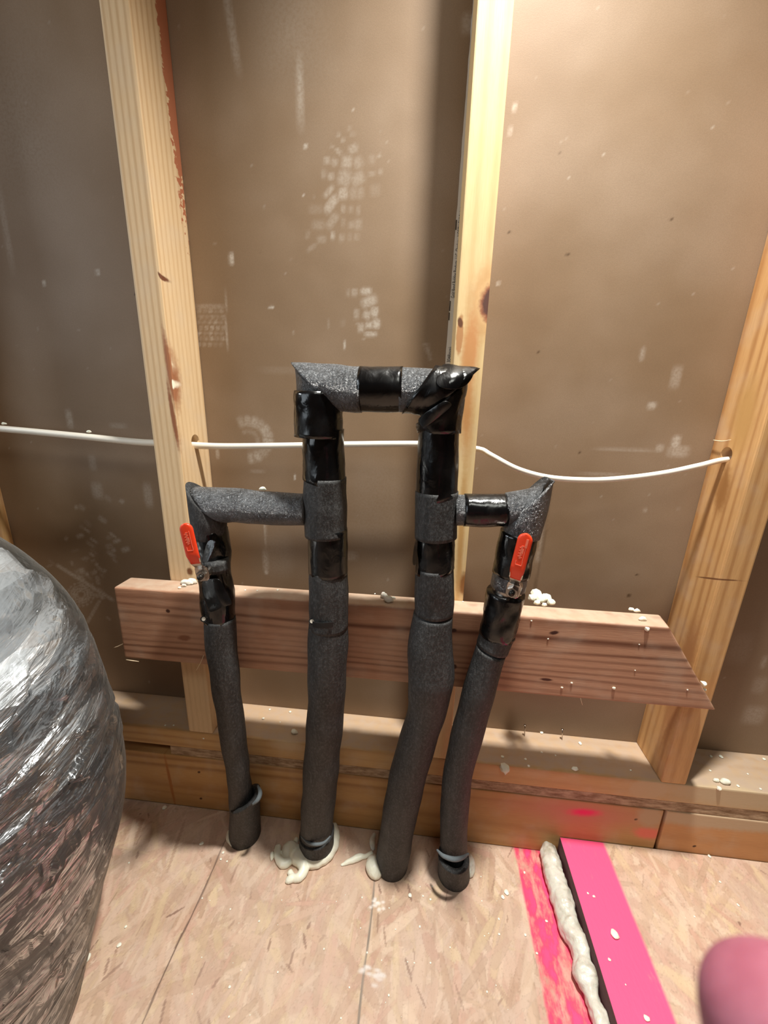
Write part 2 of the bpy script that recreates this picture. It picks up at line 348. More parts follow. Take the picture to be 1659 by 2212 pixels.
# ------------------------------------------------------------------ floors: OSB strands rasterised into a colour attribute
def osb(U, W, seed, dens=1.0):
    r = np.random.default_rng(seed); h, wd = U.shape
    col = np.zeros((h, wd, 3)) + np.array([206, 180, 158]); st = U[0, 1] - U[0, 0]
    pal = np.array([[214,184,160],[196,164,138],[205,172,150],[188,158,134],[222,196,172],[201,160,140],[184,150,126],[212,186,150],[206,178,158]], float)
    area = (U.max() - U.min()) * (W.max() - W.min())
    for _ in range(int(area * 9000 * dens)):
        cx, cy = r.uniform(U.min(), U.max()), r.uniform(W.min(), W.max()); ln, wi = r.uniform(.025, .10), r.uniform(.003, .016)
        an = r.normal(math.pi / 2, .75); c_, s_ = math.cos(an), math.sin(an)
        i0, i1 = int((cx - ln / 2 - U.min()) / st), int((cx + ln / 2 - U.min()) / st) + 1; j0, j1 = int((cy - ln / 2 - W.min()) / st), int((cy + ln / 2 - W.min()) / st) + 1
        i0, j0 = max(i0, 0), max(j0, 0)
        if i1 <= i0 or j1 <= j0: continue
        u = U[j0:j1, i0:i1] - cx; v = W[j0:j1, i0:i1] - cy; a = u * c_ + v * s_; b = -u * s_ + v * c_
        taper = wi / 2 * (1 - .5 * (np.abs(a) / (ln / 2)) ** 3)
        mk = (np.abs(a) < ln / 2) & (np.abs(b) < taper)
        cc = pal[r.integers(len(pal))] + r.normal(0, 4); rim = np.clip((taper - np.abs(b)) / .0012, 0, 1)[..., None]
        cc2 = cc * (0.9 + .1 * rim); al = r.uniform(.3, .75)
        sl = col[j0:j1, i0:i1]; sl[mk] = (sl * (1 - al) + cc2 * al)[mk]
    for _ in range(int(area * 420)):        # dark slivers
        cx, cy = r.uniform(U.min(), U.max()), r.uniform(W.min(), W.max()); ln, wi = r.uniform(.003, .03), r.uniform(.0012, .004)
        an = r.normal(math.pi / 2, .6); c_, s_ = math.cos(an), math.sin(an)
        i0, i1 = int((cx - ln - U.min()) / st), int((cx + ln - U.min()) / st) + 1; j0, j1 = int((cy - ln - W.min()) / st), int((cy + ln - W.min()) / st) + 1
        i0, j0 = max(i0, 0), max(j0, 0)
        if i1 <= i0 or j1 <= j0: continue
        u = U[j0:j1, i0:i1] - cx; v = W[j0:j1, i0:i1] - cy; a = u * c_ + v * s_; b = -u * s_ + v * c_
        mk = (a / (ln / 2)) ** 2 + (b / (wi / 2)) ** 2 < 1; sl = col[j0:j1, i0:i1]
        al = r.uniform(.25, .8); sl[mk] = (sl * (1 - al) + np.array([128, 96, 80]) * al)[mk]
    return col
def setcol(o, col):
    c = col.reshape(-1, 3) / 255; c = np.where(c <= .04045, c / 12.92, ((c + .055) / 1.055) ** 2.4)
    a = o.data.attributes.new('osb', 'FLOAT_COLOR', 'POINT'); a.data.foreach_set('color', np.concatenate([c, np.ones((len(c), 1))], 1).astype(np.float32).ravel())
def osbmat(name, bands, xs_gray=None):
    m = M(name, .6, spec=.35); a = m.node('ShaderNodeAttribute', attribute_name='osb'); c = a.outputs['Color']
    c = m.mix(m.smooth(m.noise(m.pos, 9, 3), .4, .72, 0, .45), c, (204, 178, 162))
    c = m.mix(m.smooth(m.noise(m.pos, 240, 3), .55, .8, 0, .4), c, (156, 124, 104))
    sep = m.node('ShaderNodeSeparateXYZ'); m.link(m.pos, sep.inputs[0]); X = sep.outputs['X']
    for x0, x1, e0, e1, colr, wear in bands:
        nz = m.math('MULTIPLY', m.math('SUBTRACT', m.noise(m.scaled(1, .5, 1), 25, 4), .5), .03)
        k = m.math('MULTIPLY', m.smooth(m.math('ADD', X, m.math('MULTIPLY', nz, e0 * 30)), x0 - e0, x0 + e0), m.smooth(m.math('ADD', X, m.math('MULTIPLY', nz, e1 * 30)), x1 - e1, x1 + e1, 1, 0))
        wr_ = m.smooth(m.noise(m.scaled(1, .45, 1), 45, 5, .65), wear[0], wear[1], wear[2], 1)
        c = m.mix(m.math('MULTIPLY', k, wr_), c, colr)
    m.col(c); m.bump(m.noise(m.scaled(1.6, .5, 1), 150, 4), .3, .0012)
    return m.m
PINK = (255, 78, 132)
FLOORM = osbmat('osb_floor', [(.594, .70, .0025, .02, (240, 66, 104), (.34, .56, .25)), (.60, .72, .02, .02, PINK, (.5, .6, .0))])
fl, FU, FW = grid_plane('floor', -0.45, 0.700, -0.62, 0.0, 0.0016, 0.0, FLOORM); struct(fl)
col = osb(FU, FW, 3)
def seam(col, U, W, x, wob=.0012, wd=.0009, c=(96, 74, 62)):
    d = np.abs(U - x - wob * np.sin(W * 37)); k = np.clip(1.6 - d / wd, 0, 1)[..., None]; col[:] = col * (1 - k) + np.array(c) * k
seam(col, FU, FW, .078); seam(col, FU, FW, .351, wd=.0011, c=(128, 116, 104))
def blot(px, py, r1, r2, c, al=.8, n=14):
    P = onZ(px, py, 0)
    for _ in range(n):
        x, y = P.x + random.gauss(0, r1), P.y + random.gauss(0, r2); k = (np.clip(1.4 - np.hypot((FU - x) / (r1 * .5), (FW - y) / (r2 * .5)), 0, 1) * al)[..., None]
        col[:] = col * (1 - k) + np.array(c) * k
blot(812, 1952, .006, .004, (236, 228, 222)); blot(808, 2104, .010, .004, (228, 222, 218)); blot(500, 1790, .02, .01, (206, 150, 140), .2, 8)
setcol(fl, col)
slab('floor', -2.5, 2.8, -2.6, YW, -.04, -.002, DECK); 
slab('floor', -2.5, .7, -2.6, -.62, -.002, 0, plainmat('osb_plain', (196, 166, 144), .7)); slab('floor', -2.5, -.45, -.62, 0, -.002, 0, plainmat('osb_plain_side', (196, 166, 144), .7))
# raised second layer of sheathing on the right
ZR = .0385
RAISEM = osbmat('osb_raised', [(.55, .741, .01, .0035, (255, 92, 140), (.2, .4, .72))])
rp, RU, RW = grid_plane('floor', 0.668, 1.40, -0.62, -0.001, 0.0018, ZR, RAISEM); struct(rp); setcol(rp, osb(RU, RW, 8) * np.array([1.04, 1.03, 1.02]))
side = M('osb_edge', .8, (92, 58, 60)); side.bump(side.noise(side.scaled(1, 1, 3), 120, 4), .6, .003)
slab('floor', .6675, 2.8, -2.6, -.001, .0005, ZR - .0004, side.m)

slab('floor', .668, 2.8, -2.6, -.621, ZR - .0003, ZR, plainmat('osb_plain_raised', (200, 172, 150), .7)); slab('floor', 1.401, 2.8, -.621, -.001, ZR - .0003, ZR, plainmat('osb_plain_far', (200, 172, 150), .7))
# ------------------------------------------------------------------ framing lumber
H1, H2 = .10806 + ZO, .14606 + ZO
def prism(name, fb, ft, y0, y1, mat, xe=None, bev=.002):
    """upright stick: front edge X at bottom/top for left and right (xl_b,xl_t,xr_b,xr_t), z range in fb/ft"""
    (zb, zt), (xlb, xrb, xlt, xrt) = fb, ft
    bx = xe or (0, 0, 0, 0)
    vs = [(xlb, y0, zb), (xrb, y0, zb), (xrb + bx[0], y1, zb), (xlb + bx[0], y1, zb), (xlt, y0, zt), (xrt, y0, zt), (xrt + bx[1], y1, zt), (xlt + bx[1], y1, zt)]
    return bevelled(mesh_obj(name, vs, BOXF, mat, smooth=False), bev)
def edge_from(px0, px1, Y, z0, z1):
    """X of an upright edge through two image points at depth Y, extrapolated to z0, z1"""
    a, b = at(*px0, Y), at(*px1, Y); k = (b.x - a.x) / (b.z - a.z); return a.x + k * (z0 - a.z), a.x + k * (z1 - a.z)
ZT = 2.38
def A(px, py, Y=0.0): return at(px, py, Y)
# left stud
l0, l1 = edge_from((213, 0), (405, 1560), 0, H2, ZT); r0, r1 = edge_from((277, 0), (450, 1500), 0, H2, ZT)
l1 = l0 + (l1 - l0) * .9
mk = [(A(360, 690) + V((.006, .004, 0)), (.0035, .02, .085), (0, 0, 0), (150, 96, 62), .4), (A(366, 800), (.004, .02, .05), (0, .05, 0), (160, 104, 70), .4),
      (A(374, 900), (.003, .02, .045), (0, .06, 0), (148, 92, 58), .4), (A(346, 598), (.0015, .02, .006), (0, .4, 0), (112, 66, 40), .3),
      (V((.034, .073, onX(405, 540, .036).z + .6)), (.02, .024, .6), (0, 0, 0), (176, 106, 72), .015), (A(410, 1235), (.005, .02, .006), (0, 0, 0), (120, 74, 40), .4), (A(358, 640), (.0015, .02, .01), (0, 0, 0), (70, 36, 18), .3),
      (A(369, 785), (.001, .02, .018), (0, 0, 0), (244, 226, 190), .3), (A(372, 830), (.0008, .02, .006), (0, 0, 0), (250, 240, 215), .3)]
W_L = wood('pine_left_stud', (226, 196, 154), (184, 142, 94), 'z', 230, 4.5, marks=mk, seed=1, contrast=.75)
studL = prism('wall_stud', (H2, ZT), (l0, r0, l1, r1), 0, YW, W_L.m, bev=.0035)
tag(studL, 'pale pine wall stud with resin streaks behind the left red valve handle', 'stud')
# centre stud
c0, c1 = edge_from((1030, 0), (984, 800), 0, H2, ZT); d0, d1 = edge_from((1111, 0), (1004, 1240), 0, H2, ZT)
c0 = .4285; c1 = .4285 + .0; d0 = .4665; d1 = .4665
kn = A(1052, 655)
mk = [(kn + V((.004, .0, 0)), (.024, .03, .038), (0, 0, 0), (214, 164, 108), .5), (kn + V((.0045, 0, 0)), (.018, .03, .028), (0, 0, 0), (232, 190, 134), .25), (kn + V((.0055, 0, 0)), (.0145, .03, .0215), (0, 0, 0), (168, 106, 72), .2),
      (kn + V((.0065, 0, 0)), (.0125, .03, .0165), (0, 0, 0), (96, 60, 50), .18),
      (A(993, 725), (.0042, .03, .023), (0, 0, 0), (196, 142, 92), .2), (A(994, 697), (.003, .03, .006), (0, .3, 0), (110, 66, 38), .3), (A(1016, 760), (.009, .03, .04), (0, 0, 0), (214, 152, 96), .5), (A(1008, 870), (.008, .03, .06), (0, .06, 0), (206, 148, 90), .7),
      (A(1003, 1262), (.01, .03, .018), (0, 0, 0), (150, 100, 52), .5), (A(996, 1150), (.004, .03, .1), (0, .02, 0), (206, 160, 98), .6)]
W_C = wood('pine_centre_stud', (238, 208, 154), (204, 156, 92), 'z', 90, 5, marks=mk, seed=2, contrast=.55)
studC = prism('wall_stud', (H2, ZT), (c0, d0, c1, d1), 0, YW, W_C.m)
tag(studC, 'pale yellow pine wall stud with a dark round knot above the arched pipe', 'stud')
# right stud
e0, e1 = edge_from((1659, 887), (1428, 1690), 0, H2, ZT); g0, g1 = edge_from((1615, 1261), (1476, 1697), 0, H2, ZT)
e1 = e0 + .028; g0 = e0 + .038; g1 = g0 + .028
mk = [(onX(1612, 870, .815), (.03, .004, .012), (.3, 0, 0), (70, 46, 26), .3), (onX(1608, 900, .815), (.03, .016, .05), (.1, 0, 0), (190, 146, 88), .6), (onX(1563, 1060, .815), (.03, .012, .03), (.1, 0, 0), (160, 112, 62), .5),
      (onX(1540, 1250, .812), (.03, .03, .0012), (.35, 0, 0), (120, 78, 46), .3), (onX(1470, 1470, .81), (.03, .016, .1), (0, 0, 0), (178, 128, 82), .4)]
W_R = wood('pine_right_stud', (214, 170, 114), (150, 98, 50), 'z', 150, 8, warm=(184, 128, 74), marks=mk, seed=5, contrast=.9)
studR = prism('wall_stud', (H2, ZT), (e0, g0, e1, g1), 0, YW, W_R.m, bev=.0025)
tag(studR, 'knotty pine wall stud at the right edge with the cable entering its side', 'stud')
W_F = wood('pine_far_stud', (206, 164, 108), (160, 110, 62), 'z', 150, 6, seed=9)
studF = prism('wall_stud', (H2, ZT), (-.400, -.362, -.400, -.362), 0, YW, W_F.m)
tag(studF, 'pine wall stud barely showing at the left edge above the silver duct', 'stud')
for nm_ in ():
    pass
# top plate of the pony wall, plywood strip and the two lower plates
pk = A(1262, 1755)
dk = lambda x, y: (A(x, y), (.003, .01, .0022), (0, .5, 0), (84, 48, 24), .3)
saw = (195, 160, 118)
W_P = wood('pine_top_plate', (204, 164, 110), (160, 114, 66), 'x', 120, 5, seed=12, top=(H2, .006), contrast=.7, marks=[(A(620, 1610), (.028, .02, .012), (0, 0, 0), (206, 178, 140), .6), (A(1400, 1705), (.03, .03, .024), (0, .4, 0), (200, 170, 130), .3), (A(1600, 1720), (.12, .03, .03), (0, 0, 0), (198, 174, 140), .6)])
plate = box('sole_plate', -1.6, 1.9, 0, YW, H1 + .0004, H2, W_P.m, bev=.0025)
tag(plate, 'long upper pine plate that the wall studs stand on', 'plate')
pl = M('rough_plywood_edge', .8, (170, 142, 112)); pz = pl.noise(pl.scaled(.25, 1, 1), 160, 4, .7)
pl.col(pl.mix(pl.smooth(pz, .3, .7), (128, 98, 70), (192, 166, 136))); pl.bump(pz, .8, .002)
xs = A(366, 1612).x
ply = box('plywood_strip', xs, 1.9, .0015, YW, H1 - .0198, H1 - .0004, pl.m, bev=.001)
tag(ply, 'rough grey plywood strip sandwiched between upper and lower pine plates', 'plywood')
W_B = wood('pine_lower_plate', (198, 154, 98), (146, 100, 54), 'x', 70, 9, seed=17, contrast=1.0, warm=(180, 132, 76),
    marks=[(pk, (.10, .03, .024), (0, .0, 0), (198, 132, 102), 1.0), (A(1400, 1800), (.022, .03, .012), (0, 0, 0), (232, 118, 98), .5), dk(430, 1668), dk(434, 1725), dk(1374, 1770), (pk, (.022, .02, .0072), (0, .1, 0), (248, 40, 104), .8),
           (A(368, 1690), (.003, .02, .06), (0, .05, 0), (166, 104, 50), .5), (A(1405, 1765), (.02, .03, .022), (0, .4, 0), (190, 158, 124), .4)])
xg = A(1428, 1790).x
lowL = box('lower_plate', -1.6, xg - .0028, 0, YW, 0.0, H1 - .0202, W_B.m, bev=.002)
tag(lowL, 'long lower pine plate behind the pipe bases with a pink paint spot', 'plate')
W_B2 = wood('pine_lower_plate_right', (206, 150, 98), (160, 104, 60), 'x', 70, 6, seed=23, contrast=.6, marks=[(A(1560, 1775), (.14, .03, .016), (0, .03, 0), (196, 168, 136), .4), dk(1500, 1828)])
lowR = box('lower_plate', xg + .0028, 1.9, 0, YW, 0.0, H1 - .0202, W_B2.m, bev=.002)
tag(lowR, 'short lower plate right of the vertical gap, its top half dusty grey', 'plate')
# horizontal brace board
B = lambda x, y: at(x, y, -.038)
bt, bb = B(700, 1300).z, B(700, 1458).z
xl, xr1, xr2 = -.067, .738, .825
bt, bb = .447 + ZO, .3215 + ZO
prof = [(xl - .002, bb), (xr2, bb + .001), (xr1, bt), (xl, bt)]
vs = [(x, -.038, z) for x, z in prof] + [(x + (.006 if i in (1, 2) else 0), -.0005, z) for i, (x, z) in enumerate(prof)]
W_H = wood('fir_brace_board', (188, 142, 112), (112, 70, 48), 'x', 150, 16, seed=31, contrast=1.35, warm=(166, 116, 86), top=(bt, -.034),
    marks=[(B(x, y), s, r_, c_, .35) for x, y, s, r_, c_ in [(1197, 1367, (.006, .01, .0028), (0, .2, 0), (60, 28, 18)), (1180, 1468, (.009, .01, .0022), (0, 0, 0), (70, 34, 22)), (980, 1362, (.004, .01, .003), (0, 0, 0), (60, 28, 18)),
        (981, 1440, (.004, .01, .004), (0, 0, 0), (80, 44, 28)), (363, 1320, (.0035, .01, .003), (0, 0, 0), (70, 36, 20)), (398, 1378, (.01, .01, .005), (0, .1, 0), (140, 92, 66)), (500, 1640, (.003, .01, .003), (0, 0, 0), (70, 36, 20))]])
board = bevelled(mesh_obj('brace_board', vs, [(0, 1, 2, 3), (7, 6, 5, 4), (0, 4, 5, 1), (1, 5, 6, 2), (2, 6, 7, 3), (3, 7, 4, 0)], W_H.m, smooth=False), .0035, 3)
tag(board, 'wide reddish brown board with an angled right end running behind the pipes', 'board')

# bore the cable holes
def bore(o, p0, p1, r):
    vs, fs = tube([p0, p1], [r, r], 28, step=.05); cut = mesh_obj('cutter', vs, fs, None)
    md = o.modifiers.new('b', 'BOOLEAN'); md.object = cut; md.operation = 'DIFFERENCE'; md.solver = 'EXACT'
    bpy.context.view_layer.update()
    dg = bpy.context.evaluated_depsgraph_get(); me = bpy.data.meshes.new_from_object(o.evaluated_get(dg)); o.modifiers.clear(); o.data = me
    bpy.data.objects.remove(cut)
hl = onX(424, 954, r0); hr = onX(1574, 983, e0 + .01)
zc = hl.z; yl = hl.y
bore(studL, (l0 - .03, yl, zc), (r0 + .03, yl, zc), .011)
zc3 = hr.z; bore(studR, (e0 - .03, hr.y, zc3), (g0 + .05, hr.y, zc3), .011)
PC = at(1015, 966, .04); bore(studC, (.41, PC.y, PC.z), (.49, PC.y, PC.z), .011)
# white cable
cp = [at(-260, 905, .035), at(0, 926, .036), at(170, 942, .037), at(300, 955, .04), V((l0, yl, hl.z - .004)), V((r0 + .002, yl, hl.z - .006)), at(500, 964, .04), at(660, 962, .04), at(760, 960, .04), at(900, 959, .04), at(960, 962, .04), V((.4285, PC.y, PC.z)), at(1034, 970, .036),
      at(1062, 984, .028), at(1120, 1014, .02), at(1190, 1032, .016), at(1280, 1037, .012), at(1360, 1032, .014), at(1440, 1021, .022), at(1510, 1006, .028), V((hr.x, hr.y, hr.z - .006)), V((g0 + .03, hr.y, hr.z - .002)), V((1.2, hr.y, hr.z))]
cr = [.0052] * 6 + [.0046] * 5 + [.0038] * 12
vs, fs = tube(cp, cr, 20, step=.005); cable = mesh_obj('electrical_cable', vs, fs, CABLEM)
tag(cable, 'white electrical cable strung through the wall studs and sagging at right', 'cable')
# foam specks resting on the cable
# ------------------------------------------------------------------ drywall seam tape with print
sp = M('light_end_tape', .5, (206, 200, 192)); sp.bump(sp.noise(sp.pos, 200, 2), .2, .0005)
t0, t1 = edge_from((1022, 0), (962, 780), YW - .001, H2, 1.62)
sv = []; zs = np.linspace(H2, 1.62, 160)
for i, z in enumerate(zs):
    k = (z - H2) / (1.62 - H2); xx = t0 + (t1 - t0) * k + .0007 * noise.noise(V((0, 3, z * 60))); sv += [(xx, YW - .0016, z), (.434, YW - .0016, z), (xx, YW, z), (.434, YW, z)]
sf = []
for i in range(len(zs) - 1):
    a = i * 4; b = a + 4; sf += [(a, a + 1, b + 1, b), (a + 2, a, b, b + 2)]
strip = mesh_obj('drywall_edge_tape', sv, sf, sp.m, smooth=False)
tag(strip, 'narrow light grey printed edge tape on the wall beside the centre stud', 'tape')
INK = plainmat('black_ink', (28, 24, 22), .7)
def printed(txt, p_start, p_end, size, parent, mat=None, nm='printed_text'):
    cu = bpy.data.curves.new(nm, 'FONT'); cu.body = txt; cu.size = 1; to = bpy.data.objects.new(nm, cu); sc.collection.objects.link(to)
    bpy.context.view_layer.update(); me = bpy.data.meshes.new_from_object(to.evaluated_get(bpy.context.evaluated_depsgraph_get())); bpy.data.objects.remove(to)
    co = np.array([v.co[:] for v in me.vertices]); p0, p1 = V(p_start), V(p_end); ax = (p1 - p0); L = ax.length; ax.normalize()
    upv = V((0, -1, 0)).cross(ax); k = L / co[:, 0].max()
    fs = [tuple(p.vertices) for p in me.polygons]
    vs = [p0 + ax * (c[0] * k) + upv * (c[1] * size) for c in co]
    return mesh_obj(nm, vs, fs, mat or INK, parent, smooth=False)
yt = YW - .0019
a, b = at(980, 644, yt), at(1000, 446, yt)
printed('Gold Bond Building Products, LLC  Charlotte, NORTH CAROLINA', (a.x + .0012, yt, a.z), (b.x + .0012, yt, b.z), .0075, strip)
a, b = at(970.5, 790, yt), at(975, 750, yt); printed('x 3048mm)', (a.x + .001, yt, a.z), (b.x + .001, yt, b.z), .0075, strip)
for (y0_, y1_) in ((475, 497), (650, 672), (675, 692)):
    a, b = at(980, y0_, yt), at(980, y1_, yt); xx = t0 + (t1 - t0) * (a.z - H2) / (1.62 - H2) + .0004
    mesh_obj('ink_dash', [(xx - .0006, yt - .0001, a.z), (xx + .0006, yt - .0001, a.z), (xx + .0006, yt - .0001, b.z), (xx - .0006, yt - .0001, b.z)], [(0, 3, 2, 1)], INK, strip, smooth=False)

# ------------------------------------------------------------------ insulated pipes
root = empty('insulated_pipe_assembly', (0.31, -.05, 0))
tag(root, 'grey foam insulated plumbing pipes rising from the floor joined in an arch', 'pipe')
def pp(x, y, wpx, Y): P = at(x, y, Y); return P, rad(P, wpx)
def run(name, spec, mat, lab=None, base=None, **kw):
    pts, rr = [], []
    for (x, y, wd, Y) in spec:
        P, r = pp(x, y, wd, Y); pts.append(P); rr.append(r)
    if base: P = onZ(base[0], base[1], .0015); pts.append(P); rr.append(rad(P, base[2]))
    vs, fs = tube(pts, rr, **kw); o = mesh_obj(name, vs, fs, mat, root)
    if lab: o['label'] = lab
    return o
def plane(pa, pb, Y):
    a, b = at(*pa, Y), at(*pb, Y); n = (b - a).cross(V((0, 1, 0))).normalized(); return (tuple(a), tuple(n))
YT = -.077
def wrk(amp, f, seed=0, k2=1.0):
    def g(s, th, p):
        v = noise.noise(V((math.cos(th) * f, math.sin(th) * f + s * 2.2 * k2, s * f * 1.6 + seed)))
        v2 = 1 - abs(noise.noise(V((math.cos(th + s * 2) * f * 1.7, math.sin(th + s * 2) * f * 1.7, s * f * 2.5 + seed * 3))))* 2
        return amp * (v + .5 * v2)
    return g
# centre arch, left leg (pipe 2)
mL = plane((631, 783), (740, 888), YT)
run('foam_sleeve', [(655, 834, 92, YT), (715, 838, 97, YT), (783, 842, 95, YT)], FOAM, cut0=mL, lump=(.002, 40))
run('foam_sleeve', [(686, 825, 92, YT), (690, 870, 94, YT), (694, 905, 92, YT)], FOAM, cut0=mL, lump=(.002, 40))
run('tape_wrap', [(688, 846, 101, YT), (688, 895, 102, YT), (688, 944, 103, YT)], TAPE, 'glossy black tape under the left corner of the arch', wr=wrk(.0016, 1.2, 2))
run('tape_wrap', [(699, 925, 86, YT), (699, 985, 88, YT), (701, 1044, 90, YT)], TAPE, 'wrinkled black tape below the arch', wr=wrk(.0012, 1.3, 5), cut1=plane((655, 1032), (747, 1052), YT))
run('foam_sleeve', [(702, 1030, 93, YT), (702, 1095, 93, YT), (704, 1155, 93, YT)], FOAM2, lump=(.0016, 40))
run('tape_wrap', [(708, 1140, 84, YT), (709, 1190, 84, YT), (709, 1236, 84, YT)], TAPE, 'smooth black tape wrap', wr=wrk(.0007, 1.2, 9))
run('foam_sleeve', [(709, 1225, 84, YT), (710, 1290, 84, YT), (710, 1352, 83, YT)], FOAM2, lump=(.0018, 35))
run('foam_sleeve', [(709, 1349, 84, YT), (708, 1400, 86, YT), (705, 1500, 81, YT + .002), (699, 1600, 77, YT + .010), (691, 1700, 74, YT + .02), (685, 1770, 70, YT + .029)], FOAM2, base=(683, 1824, 66), lump=(.0018, 22))
run('foam_collar', [(684.5, 1803, 73, -.044)], FOAM2, base=(683, 1831, 74), inner=.0085, lump=(.001, 30), cut0=plane((648, 1797), (720, 1797), -.044), step=.003)
# horizontal of the arch
run('tape_wrap', [(778, 841, 94, YT), (823, 842, 95, YT), (870, 842, 94, YT)], TAPE, 'black tape band across the middle of the arch', wr=wrk(.0006, 1.2, 12))
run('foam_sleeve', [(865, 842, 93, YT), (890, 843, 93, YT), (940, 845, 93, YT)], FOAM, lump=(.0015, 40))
mR = plane((1032, 800), (903, 912), YT)
run('tape_wrap', [(906, 842, 98, YT), (940, 844, 104, YT), (975, 848, 108, YT)], TAPE, 'crumpled glossy tape over the right corner of the arch', cut1=mR, cut0=plane((935, 790), (876, 890), YT), wr=wrk(.0026, 1.4, 15))
run('tape_wrap', [(954, 850, 104, YT), (951, 890, 98, YT), (949, 935, 88, YT)], TAPE, 'crumpled black tape under the right corner', cut0=mR, wr=wrk(.0022, 1.5, 18))
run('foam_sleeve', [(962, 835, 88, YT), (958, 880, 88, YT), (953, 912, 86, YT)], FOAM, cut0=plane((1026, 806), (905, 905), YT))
run('tape_wrap', [(948, 915, 87, YT), (945, 1000, 89, YT), (942, 1078, 90, YT)], TAPE, 'long black tape wrap on the right leg of the arch', wr=wrk(.0008, 1.1, 21), cut1=plane((898, 1088), (988, 1066), YT))
run('foam_sleeve', [(943, 1060, 91, YT), (941, 1110, 90, YT), (941, 1160, 89, YT)], FOAM2, lump=(.0016, 40))
run('tape_wrap', [(940, 1148, 83, YT), (939, 1190, 84, YT), (939, 1236, 84, YT)], TAPE, 'smooth black tape wrap with a loose left flap', wr=wrk(.0008, 1.2, 25), cut1=plane((898, 1236), (981, 1226), YT))
run('foam_sleeve', [(939, 1222, 84, YT), (939, 1280, 84, YT), (938, 1322, 83, YT)], FOAM2, lump=(.0018, 35))
run('foam_sleeve', [(935, 1326, 84, YT), (929, 1400, 96, YT), (931, 1440, 99, YT), (930, 1475, 97, YT), (920, 1540, 82, YT + .006), (901, 1600, 80, YT + .010), (880, 1680, 78, YT + .012), (863, 1760, 74, YT + .016)], FOAM2, base=(847, 1864, 70), lump=(.0015, 25))
# left branch
mB = plane((409, 1046), (489, 1130), YT)
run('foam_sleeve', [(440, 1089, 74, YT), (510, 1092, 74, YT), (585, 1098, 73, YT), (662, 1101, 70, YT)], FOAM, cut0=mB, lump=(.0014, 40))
run('foam_sleeve', [(446, 1088, 76, YT), (449, 1120, 75, YT), (452, 1160, 68, YT)], FOAM2, cut0=mB, lump=(.001, 40))
run('tape_wrap', [(453, 1142, 64, YT), (460, 1195, 68, YT), (464, 1240, 66, YT), (467, 1290, 68, YT), (472, 1336, 64, YT)], TAPE, 'loose black tape around the left valve', wr=wrk(.0024, 1.5, 30), lump=(.003, 25))
run('foam_sleeve', [(474, 1332, 66, YT), (478, 1400, 65, YT), (485, 1450, 60, YT), (491, 1500, 57, YT + .003), (500, 1560, 54, YT + .01), (508, 1620, 51, YT + .016), (516, 1680, 49, YT + .022)], FOAM2, base=(526, 1790, 50), lump=(.0018, 22))
run('foam_collar', [(530, 1722, 60, -.052)], FOAM2, base=(529, 1800, 66), inner=.008, lump=(.001, 30), cut0=plane((498, 1742), (566, 1704), -.052), step=.004)
# right branch
mC = plane((1184, 1036), (1085, 1138), YT)
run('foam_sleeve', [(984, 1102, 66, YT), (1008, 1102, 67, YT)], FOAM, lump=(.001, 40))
run('tape_wrap', [(1002, 1102, 71, YT), (1048, 1103, 71, YT), (1094, 1102, 70, YT)], TAPE, 'black tape band on the short right branch', wr=wrk(.0006, 1.2, 33))
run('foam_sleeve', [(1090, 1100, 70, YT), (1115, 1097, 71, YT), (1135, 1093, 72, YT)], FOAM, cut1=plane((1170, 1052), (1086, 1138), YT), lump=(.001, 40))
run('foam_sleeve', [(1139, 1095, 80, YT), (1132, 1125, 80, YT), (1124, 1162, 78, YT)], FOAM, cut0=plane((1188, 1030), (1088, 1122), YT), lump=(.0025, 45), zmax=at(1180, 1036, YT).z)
run('tape_wrap', [(1122, 1150, 78, YT), (1111, 1200, 77, YT), (1103, 1240, 76, YT)], TAPE, 'black tape behind the right red handle', wr=wrk(.0014, 1.3, 36))
run('foam_sleeve', [(1104, 1234, 74, YT), (1097, 1268, 74, YT)], FOAM, lump=(.001, 40))
run('metal_ring', [(1097, 1262, 64, YT), (1093, 1285, 64, YT)], STEEL, step=.003)
run('tape_wrap', [(1092, 1278, 78, YT), (1084, 1320, 78, YT), (1075, 1372, 72, YT)], TAPE, 'crumpled black tape below the right valve', wr=wrk(.0022, 1.5, 40))
run('foam_sleeve', [(1077, 1362, 72, YT), (1062, 1404, 70, YT)], FOAM2, cut1=plane((1030, 1388), (1096, 1408), YT), lump=(.001, 40))
run('foam_sleeve', [(1061, 1402, 67, YT), (1037, 1480, 68, YT), (1021, 1541, 68, YT + .004), (1004, 1602, 66, YT + .008), (990, 1665, 63, YT + .012), (983, 1722, 60, YT + .014), (980, 1783, 58, YT + .017)], FOAM2, base=(980, 1862, 58), cut0=plane((1028, 1392), (1094, 1412), YT), lump=(.0015, 22))
run('foam_collar', [(980, 1848, 66, -.064)], FOAM2, base=(980, 1886, 68), inner=.008, lump=(.001, 30), cut0=plane((942, 1842), (1014, 1858), -.064), step=.003)
# pale torn foam lips showing on the collars
def lip(spec, wd):
    pts = [at(x, y, Y) for x, y, Y in spec]; rr = [wd * (.25 + .75 * math.sin(math.pi * (i + .3) / (len(pts) - .4))) for i in range(len(pts))]
    vs, fs = tube(pts, rr, 10, step=.002); mesh_obj('torn_foam_edge', vs, fs, FOAMCUT, root)['label'] = 'pale torn foam edge'
lip([(557, 1697, -.05), (562, 1712, -.066), (557, 1727, -.076), (545, 1738, -.080)], .0038)
lip([(650, 1806, -.062), (665, 1820, -.073), (683, 1824, -.078), (700, 1820, -.073), (714, 1806, -.062)], .0026)
lip([(944, 1836, -.08), (958, 1849, -.092), (980, 1856, -.097), (998, 1853, -.092), (1012, 1844, -.08)], .0036)
